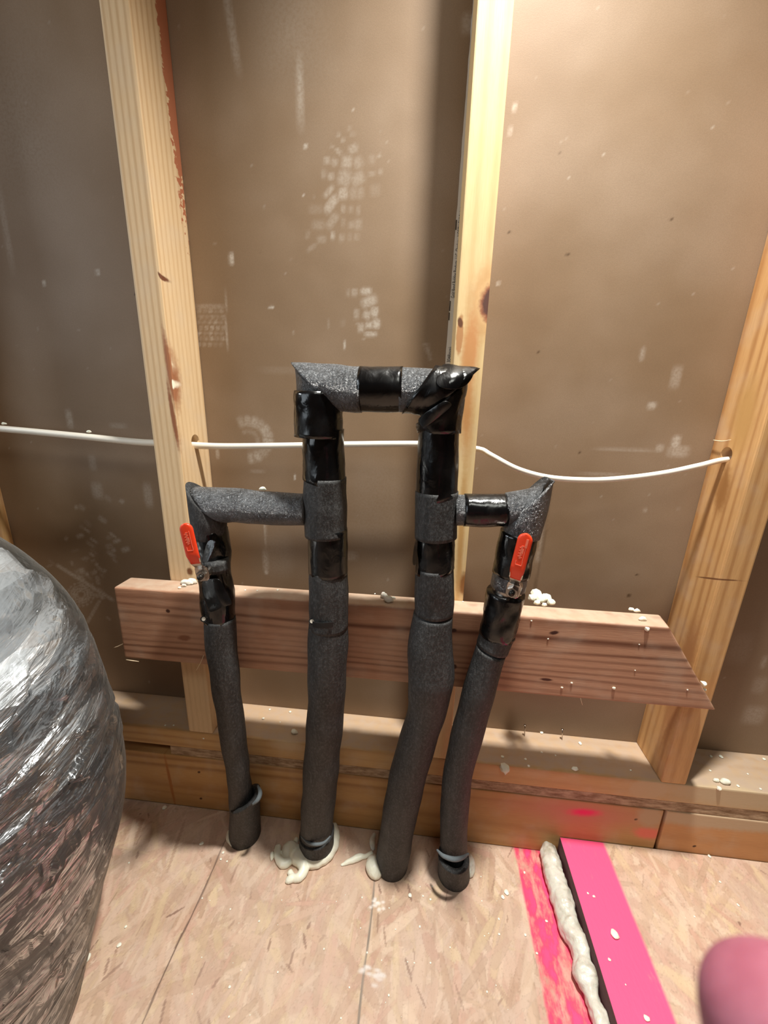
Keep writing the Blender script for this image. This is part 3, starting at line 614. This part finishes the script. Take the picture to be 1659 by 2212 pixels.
# loose tape flaps (thin sheets with thickness)
def sheet(rows, name='tape_flap', mat=None, th=.0006, lab=None):
    nr, ncol = len(rows), len(rows[0]); G = np.array([[tuple(p) for p in r] for r in rows], float)
    N = np.array([0, 1.0, 0]) * th; vs = [v for r in G for v in r] + [v + N for r in G for v in r]; o = nr * ncol; fs = []
    for i in range(nr - 1):
        for j in range(ncol - 1):
            a = i * ncol + j; fs += [(a, a + 1, a + ncol + 1, a + ncol), (o + a, o + a + ncol, o + a + ncol + 1, o + a + 1)]
    br = [j for j in range(ncol)] + [i * ncol + ncol - 1 for i in range(1, nr)] + [(nr - 1) * ncol + j for j in range(ncol - 2, -1, -1)] + [i * ncol for i in range(nr - 2, 0, -1)]
    for k in range(len(br)): a, b = br[k], br[(k + 1) % len(br)]; fs.append((b, a, o + a, o + b))
    ob = mesh_obj(name, vs, fs, mat or TAPE, root); 
    if lab: ob['label'] = lab
    md = ob.modifiers.new('s', 'SUBSURF'); md.levels = 2; md.render_levels = 2
    return ob
F = YT - .026
sheet([[at(446, 1162, F - .002), at(470, 1166, F - .004), at(464, 1180, F - .006)], [at(440, 1195, F - .004), at(455, 1198, F - .010), at(461, 1190, F - .008)], [at(432, 1214, F - .006), at(446, 1219, F - .014), at(456, 1206, F - .010)]], lab='curled tape end')
sheet([[at(430, 1250, F + .002), at(456, 1250, F - .006), at(476, 1246, F - .004)], [at(436, 1290, F - .001), at(466, 1280, F - .010), at(488, 1278, F - .004)], [at(446, 1310, F - .002), at(478, 1296, F - .012), at(503, 1300, F - .002)], [at(450, 1330, F), at(486, 1309, F - .010), at(500, 1308, F - .004)]], lab='crinkled hanging tape flap')
sheet([[at(896, 1165, YT - .006), at(901, 1162, YT - .02)], [at(892, 1195, YT - .01), at(902, 1195, YT - .022)], [at(889, 1222, YT - .01), at(899, 1226, YT - .02)]], lab='loose tape flap')
sheet([[at(897, 905, F + .01), at(935, 880, F - .006), at(962, 862, F - .006)], [at(905, 918, F + .006), at(945, 893, F - .008), at(972, 868, F - .006)], [at(912, 930, F + .004), at(948, 902, F - .004), at(982, 874, F)]], lab='diagonal tape fold')
sheet([[at(637, 880, YT + .002), at(648, 880, YT - .022)], [at(636, 912, YT), at(650, 912, YT - .022)], [at(635, 943, YT), at(652, 948, YT - .022)]], lab='loose tape edge')
sheet([[at(955, 783, YT + .01), at(985, 786, YT - .01), at(1020, 800, YT - .012)], [at(945, 800, YT - .02), at(985, 808, YT - .034), at(1029, 806, YT - .016)], [at(935, 835, YT - .03), at(975, 846, YT - .036), at(1008, 838, YT - .022)]], lab='glossy folded tape corner')
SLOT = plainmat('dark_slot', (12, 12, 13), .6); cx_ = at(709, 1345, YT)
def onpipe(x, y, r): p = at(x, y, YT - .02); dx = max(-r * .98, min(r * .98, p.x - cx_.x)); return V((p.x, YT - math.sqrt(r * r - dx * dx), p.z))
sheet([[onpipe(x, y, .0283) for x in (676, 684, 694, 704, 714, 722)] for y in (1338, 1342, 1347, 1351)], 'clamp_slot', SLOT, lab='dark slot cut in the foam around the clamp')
# clamp screws
def disc(name, p, nrm, r, h, mat, parent, seg=20, lab=None):
    n = V(nrm).normalized(); vs, fs = tube([V(p), V(p) + n * h], [r, r], seg, step=1); o = mesh_obj(name, vs, fs, mat, parent, smooth=False)
    if lab: o['label'] = lab
    return o
for x, y in ((440, 1337), (674, 1342)):
    p = at(x, y, YT - .018); n = (C - p).normalized()
    ring = disc('clamp_screw', p, n, .0042, .004, plainmat('black_rubber', (14, 14, 14), .5), root)
    disc('screw_head', p + n * .004, n, .0026, .0012, plainmat('pale_screw_head', (215, 205, 190), .4, .6), ring)
# ball valves with red lever handles
def valve(nut_px, tip_px, Yn, Yt, side_tilt, wpx, lab):
    p0 = at(*nut_px, Yn); p1 = at(*tip_px, Yt); ub = (p1 - p0); Lh = ub.length; ub.normalize()
    n = (C - p0).normalized() + V(side_tilt); n = (n - ub * n.dot(ub)).normalized(); s_ = ub.cross(n).normalized()
    hw = wpx * .5 * dep(p1) / FPX
    vb = disc('valve_stem', p0 - n * .022, n, .0075, .022, STEEL, root)
    # lever plate: centreline (u along, h off the plate, half width)
    prof = [(-.008, 0, hw * .55), (-.005, 0, hw * .95), (.004, 0, hw * 1.05), (.009, .0005, hw * 1.0), (.012, .003, hw * .72), (.016, .007, hw * .72), (.021, .0105, hw * .9), (.027, .012, hw * .95)]
    def stripv(prof, th, rnd=False):
        vs = []; K = 10
        for u, h, w_ in prof:
            c = p0 + ub * u + n * h
            if rnd:
                for k in range(16):
                    a = 2 * math.pi * k / 16; ca, sa = math.cos(a), math.sin(a)
                    e = .55; xx = math.copysign(abs(ca) ** e, ca) * w_; yy = math.copysign(abs(sa) ** .8, sa) * th / 2
                    vs.append(c + s_ * xx + n * yy)
            else: vs += [c - s_ * w_ - n * th / 2, c + s_ * w_ - n * th / 2, c + s_ * w_ + n * th / 2, c - s_ * w_ + n * th / 2]
        m = 16 if rnd else 4; fs = []
        for i in range(len(prof) - 1):
            for k in range(m): k2 = (k + 1) % m; fs.append((i * m + k, i * m + k2, (i + 1) * m + k2, (i + 1) * m + k))
        fs += [tuple(range(m - 1, -1, -1)), tuple((len(prof) - 1) * m + k for k in range(m))]
        return vs, fs
    vs, fs = stripv(prof, .0022); lev = mesh_obj('lever_plate', vs, fs, STEEL, root, smooth=False); lev['label'] = lab + ' steel lever plate'; bevelled(lev, .0005, 1)
    g = []; u0 = .0195
    for k in range(5): t = k / 4; g.append((u0 + t * .012, .0095 + .0035 * t, hw * (.82 + .18 * t)))
    for k in range(1, 10): t = k / 9; g.append((u0 + .012 + t * (Lh - u0 - .012 - hw), .013, hw))
    for k in range(1, 9): a = k / 8.2 * math.pi / 2; g.append((Lh - hw + math.sin(a) * hw, .013, max(hw * math.cos(a), .0008)))
    vs, fs = stripv(g, .0046, True); hd = mesh_obj('valve_handle', vs, fs, RED, root); hd['label'] = lab + ' red vinyl lever handle'
    # worn raised marks on the coating
    def marks(items):
        vs, fs = [], []
        for u, v, lu, lv in items:
            c = p0 + ub * u + n * .0153 + s_ * v; o = len(vs)
            for dn_ in (-.0002, .0003):
                for a, b in ((-1, -1), (1, -1), (1, 1), (-1, 1)): vs.append(c + ub * (a * lu) + s_ * (b * lv) + n * dn_)
            fs += [tuple(i + o for i in f) for f in BOXF]
        mesh_obj('raised_lettering', vs, fs, REDL, hd, smooth=False)
    it = [(.046 + .0011 * k, -.0006 + .0009 * math.sin(k * 2.1), .00035, .0010 + .0006 * abs(math.sin(k))) for k in range(14)]
    it += [(.052, .0032, .010, .00025), (.064, .0030, .005, .0012), (Lh - .020, .0004, .0025, .0014), (.038, .0, .0004, .0034), (.0405, -.0034, .002, .0003), (.0405, .0034, .002, .0003)]
    marks([i for i in it if i[0] < Lh - hw])
    # nut
    vs, fs = tube([p0 + n * .001, p0 + n * .006], [.0068, .0062], 6, step=1); nt = mesh_obj('hex_nut', vs, fs, STEEL, root, smooth=False)
    vs, fs = tube([p0 + n * .006, p0 + n * .0095], [.0034, .0032], 18, step=1); mesh_obj('threaded_stem', vs, fs, DARKM, nt)
valve((1108, 1277), (1142, 1147), -.117, -.117, (-.1, 0, 0), 31, 'right')
valve((438, 1242), (410, 1124), -.119, -.119, (-.42, .0, 0), 28, 'left')
# narrow steel tab on the right valve and the stubby body on the left
run('valve_body', [(1099, 1240, 50, YT), (1090, 1300, 50, YT)], STEEL)
run('foam_patch', [(468, 1208, 50, YT - .012), (471, 1232, 50, YT - .012)], FOAM2, 'small foam piece inside the torn tape')

# ------------------------------------------------------------------ duct
cl = np.array([(-.180, -.341, .007), (-.154, -.291, .123), (-.136, -.249, .249), (-.188, -.221, .404), (-.312, -.206, .456), (-.521, -.210, .502), (-.80, -.22, .50)])
cl[:, 2] += ZO; cl[0, 2] = .0
dm = M('crinkled_silver_film', .17, (190, 195, 200), metallic=.7)
uvn = dm.node('ShaderNodeAttribute', attribute_name='ducu')
def facet(src, sx, sy, scale, k, seed):
    mp = dm.scaled(sx, sy, 1, src=src, loc=(seed, seed * 2, 0), rot=(0, 0, .05)); dw = dm.node('ShaderNodeTexNoise'); dw.inputs['Scale'].default_value = scale * .6; dm.link(mp, dw.inputs['Vector'])
    ad_ = dm.node('ShaderNodeVectorMath', operation='MULTIPLY_ADD'); dm.link(dw.outputs['Color'], ad_.inputs[0]); ad_.inputs[1].default_value = (.25 / scale * 2,) * 3; dm.link(mp, ad_.inputs[2])
    vo = dm.node('ShaderNodeTexVoronoi', feature='F1'); vo.inputs['Scale'].default_value = scale; dm.link(ad_.outputs[0], vo.inputs['Vector'])
    sb = dm.node('ShaderNodeVectorMath', operation='SUBTRACT'); dm.link(ad_.outputs[0], sb.inputs[0]); dm.link(vo.outputs['Position'], sb.inputs[1])
    cs = dm.node('ShaderNodeVectorMath', operation='SUBTRACT'); dm.link(vo.outputs['Color'], cs.inputs[0]); cs.inputs[1].default_value = (.5, .5, .5)
    dt = dm.node('ShaderNodeVectorMath', operation='DOT_PRODUCT'); dm.link(sb.outputs[0], dt.inputs[0]); dm.link(cs.outputs[0], dt.inputs[1])
    return dm.math('MULTIPLY', dt.outputs['Value'], k), vo.outputs['Color']
h1, c1_ = facet(uvn.outputs['Vector'], 1, 5, 11, 1, 0); h2, c2_ = facet(uvn.outputs['Vector'], 1, 4, 26, 1, 3); h3, _ = facet(uvn.outputs['Vector'], 1, 3.5, 70, 1, 7)
rg = dm.noise(dm.scaled(.5, 5, 1, src=uvn.outputs['Vector']), 14, 4, .6, .6)
cseps = dm.node('ShaderNodeSeparateColor'); dm.link(c1_, cseps.inputs[0])
dm.col(dm.mix(cseps.outputs[0], (196, 202, 208), (244, 247, 250)))
for h, s_, d in ((h1, 1, .30), (h2, 1, .16), (h3, .8, .07)): dm.bump(h, s_, d)
dm.bump(dm.math('ABSOLUTE', dm.math('SUBTRACT', rg, .5)), .5, .012)
def duct_surface(name, radd, mat, parent=None, amp=1.0, nth=420, seed=0, flare=0):
    Q = catmull([(*p, .170) for p in cl], .0035); P = Q[:, :3]; n = len(P); T = np.gradient(P, axis=0); T /= np.linalg.norm(T, axis=1)[:, None]
    a = np.array([0, -1.0, 0]); s = np.concatenate([[0], np.cumsum(np.linalg.norm(np.diff(P, axis=0), axis=1))])
    th = np.linspace(-np.pi, np.pi, nth, endpoint=False); vs = []; uv = []
    # crumple: piecewise planar cells in (arc, s), stretched round the duct
    r = np.random.default_rng(seed); NC = 1500; SC = np.array([1.0, 4.2])
    cen = np.stack([r.uniform(-np.pi * .17, np.pi * .17, NC), r.uniform(-.3, s[-1] + .3, NC)], 1) * SC; g = r.normal(0, 1, (NC, 2)) ; hh = r.normal(0, 1, NC)
    from mathutils import kdtree
    kd = kdtree.KDTree(NC)
    for i, c_ in enumerate(cen): kd.insert((c_[0], c_[1], 0), i)
    kd.balance()
    for i in range(n):
        a = a - T[i] * a.dot(T[i]); a /= np.linalg.norm(a); b = np.cross(T[i], a)
        for t in th:
            q_ = np.array([t * .17, s[i] - .22 * t * .17]) * SC; co, idx, dd = kd.find((q_[0], q_[1], 0))
            dr = amp * (.0014 * hh[idx] + .075 * float(g[idx] @ (q_ - cen[idx])))
            rr = .170 + radd + max(-.005, min(.005, dr)) + .004 * noise.noise(V((t * 1.2, s[i] * 9, seed)))
            d = a * math.cos(t) + b * math.sin(t); v = P[i] + d * rr; v[2] = max(v[2], .0005); vs.append(v); uv.append((t * .17, s[i] - .22 * t * .17, 0))
    fs = [(i * nth + k, i * nth + (k + 1) % nth, (i + 1) * nth + (k + 1) % nth, (i + 1) * nth + k) for i in range(n - 1) for k in range(nth)]
    o = mesh_obj(name, vs, fs, mat, parent)
    at2 = o.data.attributes.new('ducu', 'FLOAT_VECTOR', 'POINT'); at2.data.foreach_set('vector', np.array(uv, np.float32).ravel())
    return o
duct = duct_surface('insulated_duct', -.004, dm.m, amp=1.0)
tag(duct, 'large bulging flexible duct in crinkled silver film at the left', 'duct')
pf = M('clear_plastic_film', .12); pf.n.remove(pf.b); out = pf.n['Material Output']
tr = pf.node('ShaderNodeBsdfTransparent'); gl = pf.node('ShaderNodeBsdfGlossy'); gl.inputs['Roughness'].default_value = .16; df = pf.node('ShaderNodeBsdfDiffuse'); df.inputs[0].default_value = L4((196, 196, 192))
lw = pf.node('ShaderNodeFresnel'); lw.inputs[0].default_value = 1.35
bn = pf.node('ShaderNodeBump'); bn.inputs['Strength'].default_value = .5; bn.inputs['Distance'].default_value = .006; uv2 = pf.node('ShaderNodeAttribute', attribute_name='ducu')
pf.link(pf.noise(pf.scaled(1, 4, 1, src=uv2.outputs['Vector']), 22, 4, .6, .8), bn.inputs['Height']); pf.link(bn.outputs[0], gl.inputs['Normal']); pf.link(bn.outputs[0], lw.inputs['Normal'])
m1 = pf.node('ShaderNodeMixShader'); pf.link(pf.math('MULTIPLY', pf.math('ADD', lw.outputs[0], .02), .95, clamp=True), m1.inputs[0]); 
m2 = pf.node('ShaderNodeMixShader'); m2.inputs[0].default_value = .6; pf.link(df.outputs[0], m2.inputs[1]); pf.link(gl.outputs[0], m2.inputs[2])
pf.link(tr.outputs[0], m1.inputs[1]); pf.link(m2.outputs[0], m1.inputs[2]); pf.link(m1.outputs[0], out.inputs[0])
film = duct_surface('plastic_film', .003, pf.m, duct, amp=.15, nth=200, seed=4); film['label'] = 'clear outer plastic film'

# ------------------------------------------------------------------ sprayed foam
def blob_mesh(parts, lump=.0012, freq=120, seed=0):
    return merge(*[tube(p, r, 18, step=.002, lump=(lump, freq), seed=seed) for p, r in parts])
def foam(name, paths, lab, cat='foam', mat=None, Z=None, group=None, lump=.0012):
    prt = []
    for path in paths:
        pts, rr = [], []
        for (x, y, wpx) in path:
            P = onZ(x, y, 0); r = rad(P, wpx); P = onZ(x, y, r * .55 + (Z or 0)); pts.append(P); rr.append(r)
        # rounded ends
        e0 = pts[0] + (pts[0] - pts[1]).normalized() * rr[0] * .6; e1 = pts[-1] + (pts[-1] - pts[-2]).normalized() * rr[-1] * .6
        pts = [e0] + pts + [e1]; rr = [rr[0] * .35] + rr + [rr[-1] * .35]; prt.append((pts, rr))
    vs, fs = blob_mesh(prt, lump, seed=random.random() * 50); vs = [(v[0], v[1], max(v[2], (Z or 0) + .0003)) for v in vs]
    o = mesh_obj(name, vs, fs, mat or SPRAY); tag(o, lab, cat, group)
    md = o.modifiers.new('rm', 'REMESH'); md.mode = 'VOXEL'; md.voxel_size = .0009; md.use_smooth_shade = True
    return o
foam('spray_foam_blob', [
    [(721, 1782, 13), (725, 1803, 18), (720, 1828, 22), (704, 1848, 26), (680, 1860, 28), (657, 1856, 28), (640, 1848, 32)],
    [(701, 1852, 9), (698, 1863, 7)], [(681, 1862, 12), (676, 1867, 8)],
    [(640, 1846, 32), (628, 1830, 24), (621, 1838, 24), (627, 1856, 19), (613, 1866, 18), (603, 1857, 16), (599, 1842, 15), (601, 1828, 13)],
    [(645, 1847, 32), (655, 1863, 28), (656, 1880, 22), (646, 1895, 18), (634, 1896, 15), (626, 1883, 11)], [(632, 1896, 16), (620, 1904, 12)],
    [(640, 1812, 10), (636, 1828, 14), (645, 1838, 18)]], 'white foam squiggle curling on the floor at the second pipe from left')
foam('spray_foam_blob', [[(588, 1842, 6), (588, 1852, 8), (586, 1860, 3)]], 'tiny white foam flake left of the big floor squiggle')
foam('spray_foam_blob', [[(806, 1850, 14), (806, 1868, 32), (812, 1884, 28), (822, 1888, 14)], [(804, 1842, 8), (788, 1850, 10), (772, 1853, 14), (756, 1861, 11), (742, 1867, 7), (737, 1869, 4)]], 'white foam drop with a pointed tail beside the third pipe')
foam('spray_foam_blob', [[(808, 1802, 8), (804, 1818, 12), (806, 1834, 9)]], 'dull foam lump tucked behind the third pipe base', mat=SPRAYD)
foam('spray_foam_blob', [[(494, 1796, 6), (495, 1812, 12), (505, 1826, 9)]], 'small cream foam lump at the leftmost pipe base')
foam('spray_foam_blob', [[(1014, 1848, 12), (1017, 1868, 20), (1014, 1890, 16)]], 'cream foam lump at the right side of the rightmost pipe base', mat=SPRAYD)
foam('spray_foam_blob', [[(192, 2062, 9), (188, 2074, 8), (180, 2086, 5), (168, 2106, 4)]], 'thin cream foam string lying along the silver duct')
foam('spray_foam_blob', [[(150, 2172, 5), (140, 2192, 9), (134, 2212, 12)]], 'cream foam smear at the bottom picture edge beside the duct')
# bead beside the pink board
bp = [(1184, 1828, 28), (1186, 1842, 37), (1197, 1889, 42), (1207, 1918, 41), (1215, 1945, 43), (1230, 2001, 44), (1249, 2042, 47), (1258, 2078, 44), (1266, 2108, 50), (1275, 2140, 40), (1282, 2162, 33), (1291, 2185, 40), (1303, 2220, 42), (1320, 2290, 42)]
pts = []; rr = []
for x, y, wd in bp: P = onZ(x, y, .018); r = rad(P, wd); pts.append(onZ(x, y, r * .8)); rr.append(r * .97)
vs, fs = tube(pts, rr, 36, step=.0015, lump=(.0038, 65), wr=lambda s, th, p: .0016 * noise.noise(V(p) * 180)); 
fz = []
for v in vs: fz.append((min(v[0], .6672), v[1], max(v[2], .0004)))
bead = mesh_obj('foam_bead', fz, fs, SPRAYD); tag(bead, 'long lumpy off-white foam bead along the pink raised floor edge', 'foam')
# foam on the brace board and plates
def lumps(name, pxs, surf, lab, mat=SPRAY, n=1, group=None, spread=(0, 0)):
    prt = []
    for x, y, wpx, hpx in pxs:
        P = surf(x, y); k = dep(P) / FPX; a, b = wpx * k / 2, hpx * k / 2
        prt.append(([P + V((-a, 0, b * .3)), P + V((-a * .5, 0, b * .8)), P + V((a * .4, 0, b * .8)), P + V((a, 0, b * .3))], [b * .3, b, b * .9, b * .25]))
    vs, fs = blob_mesh(prt, .0011, 260, random.random() * 40); o = mesh_obj(name, vs, fs, mat); tag(o, lab, 'foam', group)
    md = o.modifiers.new('rm', 'REMESH'); md.mode = 'VOXEL'; md.voxel_size = .0006; md.use_smooth_shade = True
    return o
btop = lambda x, y: onZ(x, y, bt + .0002); bfront = lambda x, y: at(x, y, -.0385)
lumps('spray_foam_crumb', [(404, 1262, 28, 12), (416, 1260, 22, 12), (398, 1267, 10, 7)], btop, 'flat cream foam lump on the board beside the left valve', SPRAYD)
lumps('spray_foam_crumb', [(388, 1271, 8, 5)], btop, 'tiny cream crumb left of the flat foam lump')
lumps('spray_foam_crumb', [(830, 1291, 16, 12), (840, 1300, 20, 14), (847, 1293, 16, 6), (828, 1284, 8, 7)], btop, 'yellowish foam splat on the board between the arch legs', SPRAYD)
lumps('spray_foam_crumb', [(1150, 1298, 16, 16), (1158, 1292, 18, 22), (1168, 1301, 20, 20), (1180, 1298, 16, 18), (1190, 1306, 16, 14), (1160, 1306, 14, 10), (1176, 1309, 12, 8)], btop, 'jagged white foam clump on the board right of the pipes')
lumps('spray_foam_crumb', [(1364, 1319, 12, 8)], btop, 'small white crumb at the back of the board near its right end')
lumps('spray_foam_crumb', [(1376, 1322, 14, 8)], btop, 'oval white crumb second from the right end of the board')
lumps('spray_foam_crumb', [(1388, 1340, 16, 9)], btop, 'oval white crumb on the front edge of the board near its right end')
lumps('spray_foam_crumb', [(1397, 1363, 8, 11)], bfront, 'white fleck on the board face below the edge crumb')
lumps('spray_foam_crumb', [(1518, 1482, 6, 14), (1521, 1492, 6, 8)], lambda x, y: at(x, y, -.03), 'cream fleck on the angled right end of the board')
lumps('spray_foam_crumb', [(1090, 1668, 12, 22)], lambda x, y: at(x, y, -.002), 'long white flake standing on the upper plate front')
ptop = lambda x, y: onZ(x, y, H2 + .0002)
for x, y, a, b, l in [(1547, 1688, 12, 8, 'small oval flake left of the big flake on the right plate'), (1567, 1692, 20, 12, 'big oval white flake on the plate right of the right stud'), (1553, 1706, 9, 9, 'round white flake below the big flake on the right plate'),
                      (636, 1584, 14, 10, 'pinkish white crumb on the plate left of the second pipe'), (569, 1553, 6, 4, 'tiny crumb on the plate behind the leftmost pipe run'), (1242, 1663, 14, 8, 'dull oval flake on the plate below the board')]:
    lumps('spray_foam_crumb', [(x, y, a, b)], ptop if y < 1700 else (lambda x, y: at(x, y, -.001)), l)
lumps('spray_foam_crumb', [(568, 1059, 16, 8)], lambda x, y: at(x, y, YT), 'white crumb sitting on the left foam branch')
lumps('spray_foam_crumb', [(192, 934, 13, 5)], lambda x, y: at(x, y, .037), 'white crumb on the cable in the left bay')
lumps('spray_foam_crumb', [(10, 917, 12, 5)], lambda x, y: at(x, y, .037), 'white crumb on the cable at the picture edge')
# countless-looking specks are still separate little crumbs
spots = []
for (x, y, s, su) in [(1184,1380,4,bfront),(1214,1485,5,bfront),(1326,1486,8,bfront),(1235,1475,5,bfront),(1381,1392,3,bfront),(1372,1448,3,bfront),(1485,1490,4,bfront),(1148,1341,4,bfront),(600,1275,5,btop),(556,1276,4,btop),(810,1283,4,btop),(1000,1300,4,btop),
    (530,1275,4,btop),(440,1595,4,bfront),(357,1567,4,ptop),(375,1567,4,ptop),(583,1533,5,ptop),(627,1538,6,ptop),(605,1560,3,ptop),(1085,1635,7,ptop),(1135,1640,6,ptop),(1142,1655,6,ptop),(1170,1625,5,ptop),(1200,1632,4,ptop),(1170,1583,7,ptop),(1253,1606,8,ptop),(1362,1664,5,ptop),
    (1536,1634,6,ptop),(1557,1635,9,ptop),(1534,1665,5,ptop),(1594,1698,6,ptop),(1643,1705,6,ptop),(1615,1672,4,ptop),(1650,1640,6,ptop)]:
    spots.append((x, y, s, su))
zf = lambda x, y: onZ(x, y, .0002); zr_ = lambda x, y: onZ(x, y, ZR + .0002)
for (x, y, s, su) in [(1094,1928,11,zf),(1086,1938,8,zf),(356,1745,10,zf),(436,1823,9,zf),(482,1842,6,zf),(477,1856,5,zf),(258,2042,9,zf),(272,2002,6,zf),(496,2132,6,zf),(886,1935,9,zf),(930,1943,5,zf),(640,1895,5,zf),(1078,2018,5,zf),(1133,1885,5,zf),(1135,2020,6,zf),(1160,2060,6,zf),(1180,1990,6,zf),
    (1328,2020,18,zr_),(1270,1930,5,zr_),(1283,1937,6,zr_),(1316,2073,6,zr_),(1594,1955,6,zr_),(1396,2200,12,zr_),(1555,1905,5,zr_),(1532,1850,8,zr_),(1292,1813,6,zr_),(1333,1819,5,zr_),(1377,1824,5,zr_),(1500,1980,4,zr_),(840,2150,5,zf),(700,2050,4,zf),(600,2100,4,zf),(560,1990,4,zf),(930,2080,4,zf)]:
    spots.append((x, y, s, su))
for k in range(60):
    x = random.uniform(260, 1500); y = random.uniform(1860, 2205)
    if 1110 < x < 1350 or (x < 330 and y > 1900) or (x > 1480 and y > 1990): continue
    spots.append((x, y, random.uniform(1.6, 4.5), zf if x < 1120 else zr_))
protoc = None
where = {id(bfront): 'on the face of the brown board', id(btop): 'on top of the brown board', id(ptop): 'on top of the upper pine plate', id(zf): 'on the lower floor sheet', id(zr_): 'on the raised floor sheet'}
def crumb_mesh():
    bm = bmesh.new(); bmesh.ops.create_icosphere(bm, subdivisions=2, radius=.5)
    for v in bm.verts: v.co *= 1 + .3 * noise.noise(v.co * 3)
    for f in bm.faces: f.smooth = True
    me = bpy.data.meshes.new('foam_crumb'); bm.to_mesh(me); bm.free(); me.materials.append(SPRAY); return me
cme = crumb_mesh()
for x, y, s, su in spots:
    P = su(x, y); k = dep(P) / FPX * s; o = bpy.data.objects.new('foam_crumb', cme); sc.collection.objects.link(o)
    flat = su is not bfront
    o.location = P + (V((0, 0, k * .15)) if flat else V((0, -k * .1, 0)))
    o.scale = (k * random.uniform(.9, 1.2), k * random.uniform(.7, 1) if flat else k * .5, k * .45 if flat else k * .8); o.rotation_euler = (0, 0, random.uniform(0, 3)) if flat else (0, random.uniform(-.3, .3), 0)
    tag(o, 'tiny white foam crumb lying ' + where[id(su)], 'crumb', 'foam crumbs ' + where[id(su)])

# nails standing in the plate by the wall
for x, y0_, y1_, l in ((1133, 1567, 1590, 'thin steel nail standing in the plate, left of the pair below the board'), (1214, 1576, 1598, 'thin steel nail standing in the plate, right of the pair below the board')):
    b = onZ(x, y1_, H2); tp_ = at(x + 1, y0_, b.y)
    n1_, f1_ = tube([b, tp_], [.0009, .0009], 10, step=.01); n2_, f2_ = tube([tp_, tp_ + V((0, 0, .0008))], [.0022, .0022], 14, step=1)
    o = mesh_obj('nail', *merge((n1_, f1_), (n2_, f2_)), STEEL); tag(o, l, 'nail', None)
# splinters
SPL = plainmat('pale_splinter', (236, 214, 180), .6)
def splinter(p, r, lab): 
    vs, fs = tube(p, r, 6, step=.003); tag(mesh_obj('wood_splinter', vs, fs, SPL), lab, 'splinter')
splinter([at(265, 1391, -.036), at(255, 1396, -.035), at(246, 1399, -.034)], [.0007, .0006, .0003], 'thin pale splinter sticking out left of the board end')
splinter([at(440, 1415, -.040), at(434, 1430, -.044), at(424, 1448, -.046)], [.0005, .0004, .0003], 'fine pale splinter hanging off the board left of the first pipe')
splinter([at(272, 1425, -.038), at(285, 1427, -.040), at(300, 1429, -.0385)], [.0004, .0007, .0003], 'pale splinter along the bottom left corner of the board')
splinter([onX(1541, 951, .81), onX(1560, 953, .8095), onX(1579, 950, .81)], [.0006, .0007, .0003], 'pale torn splinter above the cable hole in the right stud')
splinter([at(1254, 1508, -.036), at(1256, 1515, -.036), at(1258, 1523, -.034)], [.0005, .0004, .0003], 'tiny pale splinter hanging below the board')

# ------------------------------------------------------------------ photographer's hand: one continuous skin, only a fingertip shows
def camp(x, y, z): return C + _r * x + _u * y + _f * z
sk = M('skin', .5, (190, 112, 118), spec=.35); sk.b.inputs['Subsurface Weight'].default_value = .3; sk.b.inputs['Subsurface Radius'].default_value = (.006, .002, .001); sk.b.inputs['Subsurface Scale'].default_value = 1
sk.col(sk.mix(sk.smooth(sk.noise(sk.pos, 120, 3), .3, .7), (158, 96, 112), (142, 78, 94))); sk.bump(sk.noise(sk.pos, 900, 2), .25, .0003)
tipz = .060; tx, ty = (1634 - IMW / 2) / FPX * tipz, -(2028 - IMH / 2) / FPX * tipz
J = {'wrist': ((.155, -.215, -.020), .026), 'palm': ((.135, -.170, .0), .028), 'k1': ((.095, -.150, .012), .0125), 'a1': ((.082, -.122, .034), .0112), 'b1': ((tx + .003, ty - .020, tipz - .006), .0125), 't1': ((tx, ty, tipz), .0125),
     'k2': ((.112, -.142, .010), .0125), 'a2': ((.112, -.112, .040), .011), 'b2': ((.118, -.096, .056), .0102), 't2': ((.122, -.082, .060), .0088),
     'k3': ((.130, -.145, .008), .0122), 'a3': ((.138, -.116, .040), .0108), 'b3': ((.146, -.104, .056), .0098), 't3': ((.150, -.092, .060), .0085),
     'k4': ((.148, -.152, .006), .011), 'a4': ((.160, -.128, .032), .0094), 'b4': ((.168, -.118, .046), .0086), 't4': ((.172, -.108, .052), .0076),
     'k0': ((.108, -.185, -.018), .0145), 'a0': ((.086, -.160, -.036), .012), 't0': ((.074, -.132, -.044), .0102), 'fore': ((.20, -.33, -.06), .034), 'elb': ((.25, -.47, -.12), .044)}
E_ = [('palm', 'wrist'), ('wrist', 'fore'), ('fore', 'elb'), ('palm', 'k0'), ('k0', 'a0'), ('a0', 't0')]
for i in '1234': E_ += [('palm', 'k' + i), ('k' + i, 'a' + i), ('a' + i, 'b' + i), ('b' + i, 't' + i)]
keys = ['palm'] + [k for k in J if k != 'palm']; ob_ = camp(*J['elb'][0])
me = bpy.data.meshes.new('person'); me.from_pydata([camp(*J[k][0]) - ob_ for k in keys], [(keys.index(a), keys.index(b)) for a, b in E_], [])
person = bpy.data.objects.new('person', me); sc.collection.objects.link(person); person.location = ob_; me.materials.append(sk.m)
md = person.modifiers.new('skin', 'SKIN'); md.use_smooth_shade = True
for i, k in enumerate(keys): r = J[k][1]; me.skin_vertices[0].data[i].radius = (r, r)
me.skin_vertices[0].data[0].use_root = True
person.modifiers.new('ss', 'SUBSURF').render_levels = 3; person.modifiers['ss'].levels = 2
tag(person, "out of focus pink fingertip of the person taking the picture, bottom right corner", 'person')
for o in list(sc.objects):
    if '_o' in o: del o['_o']
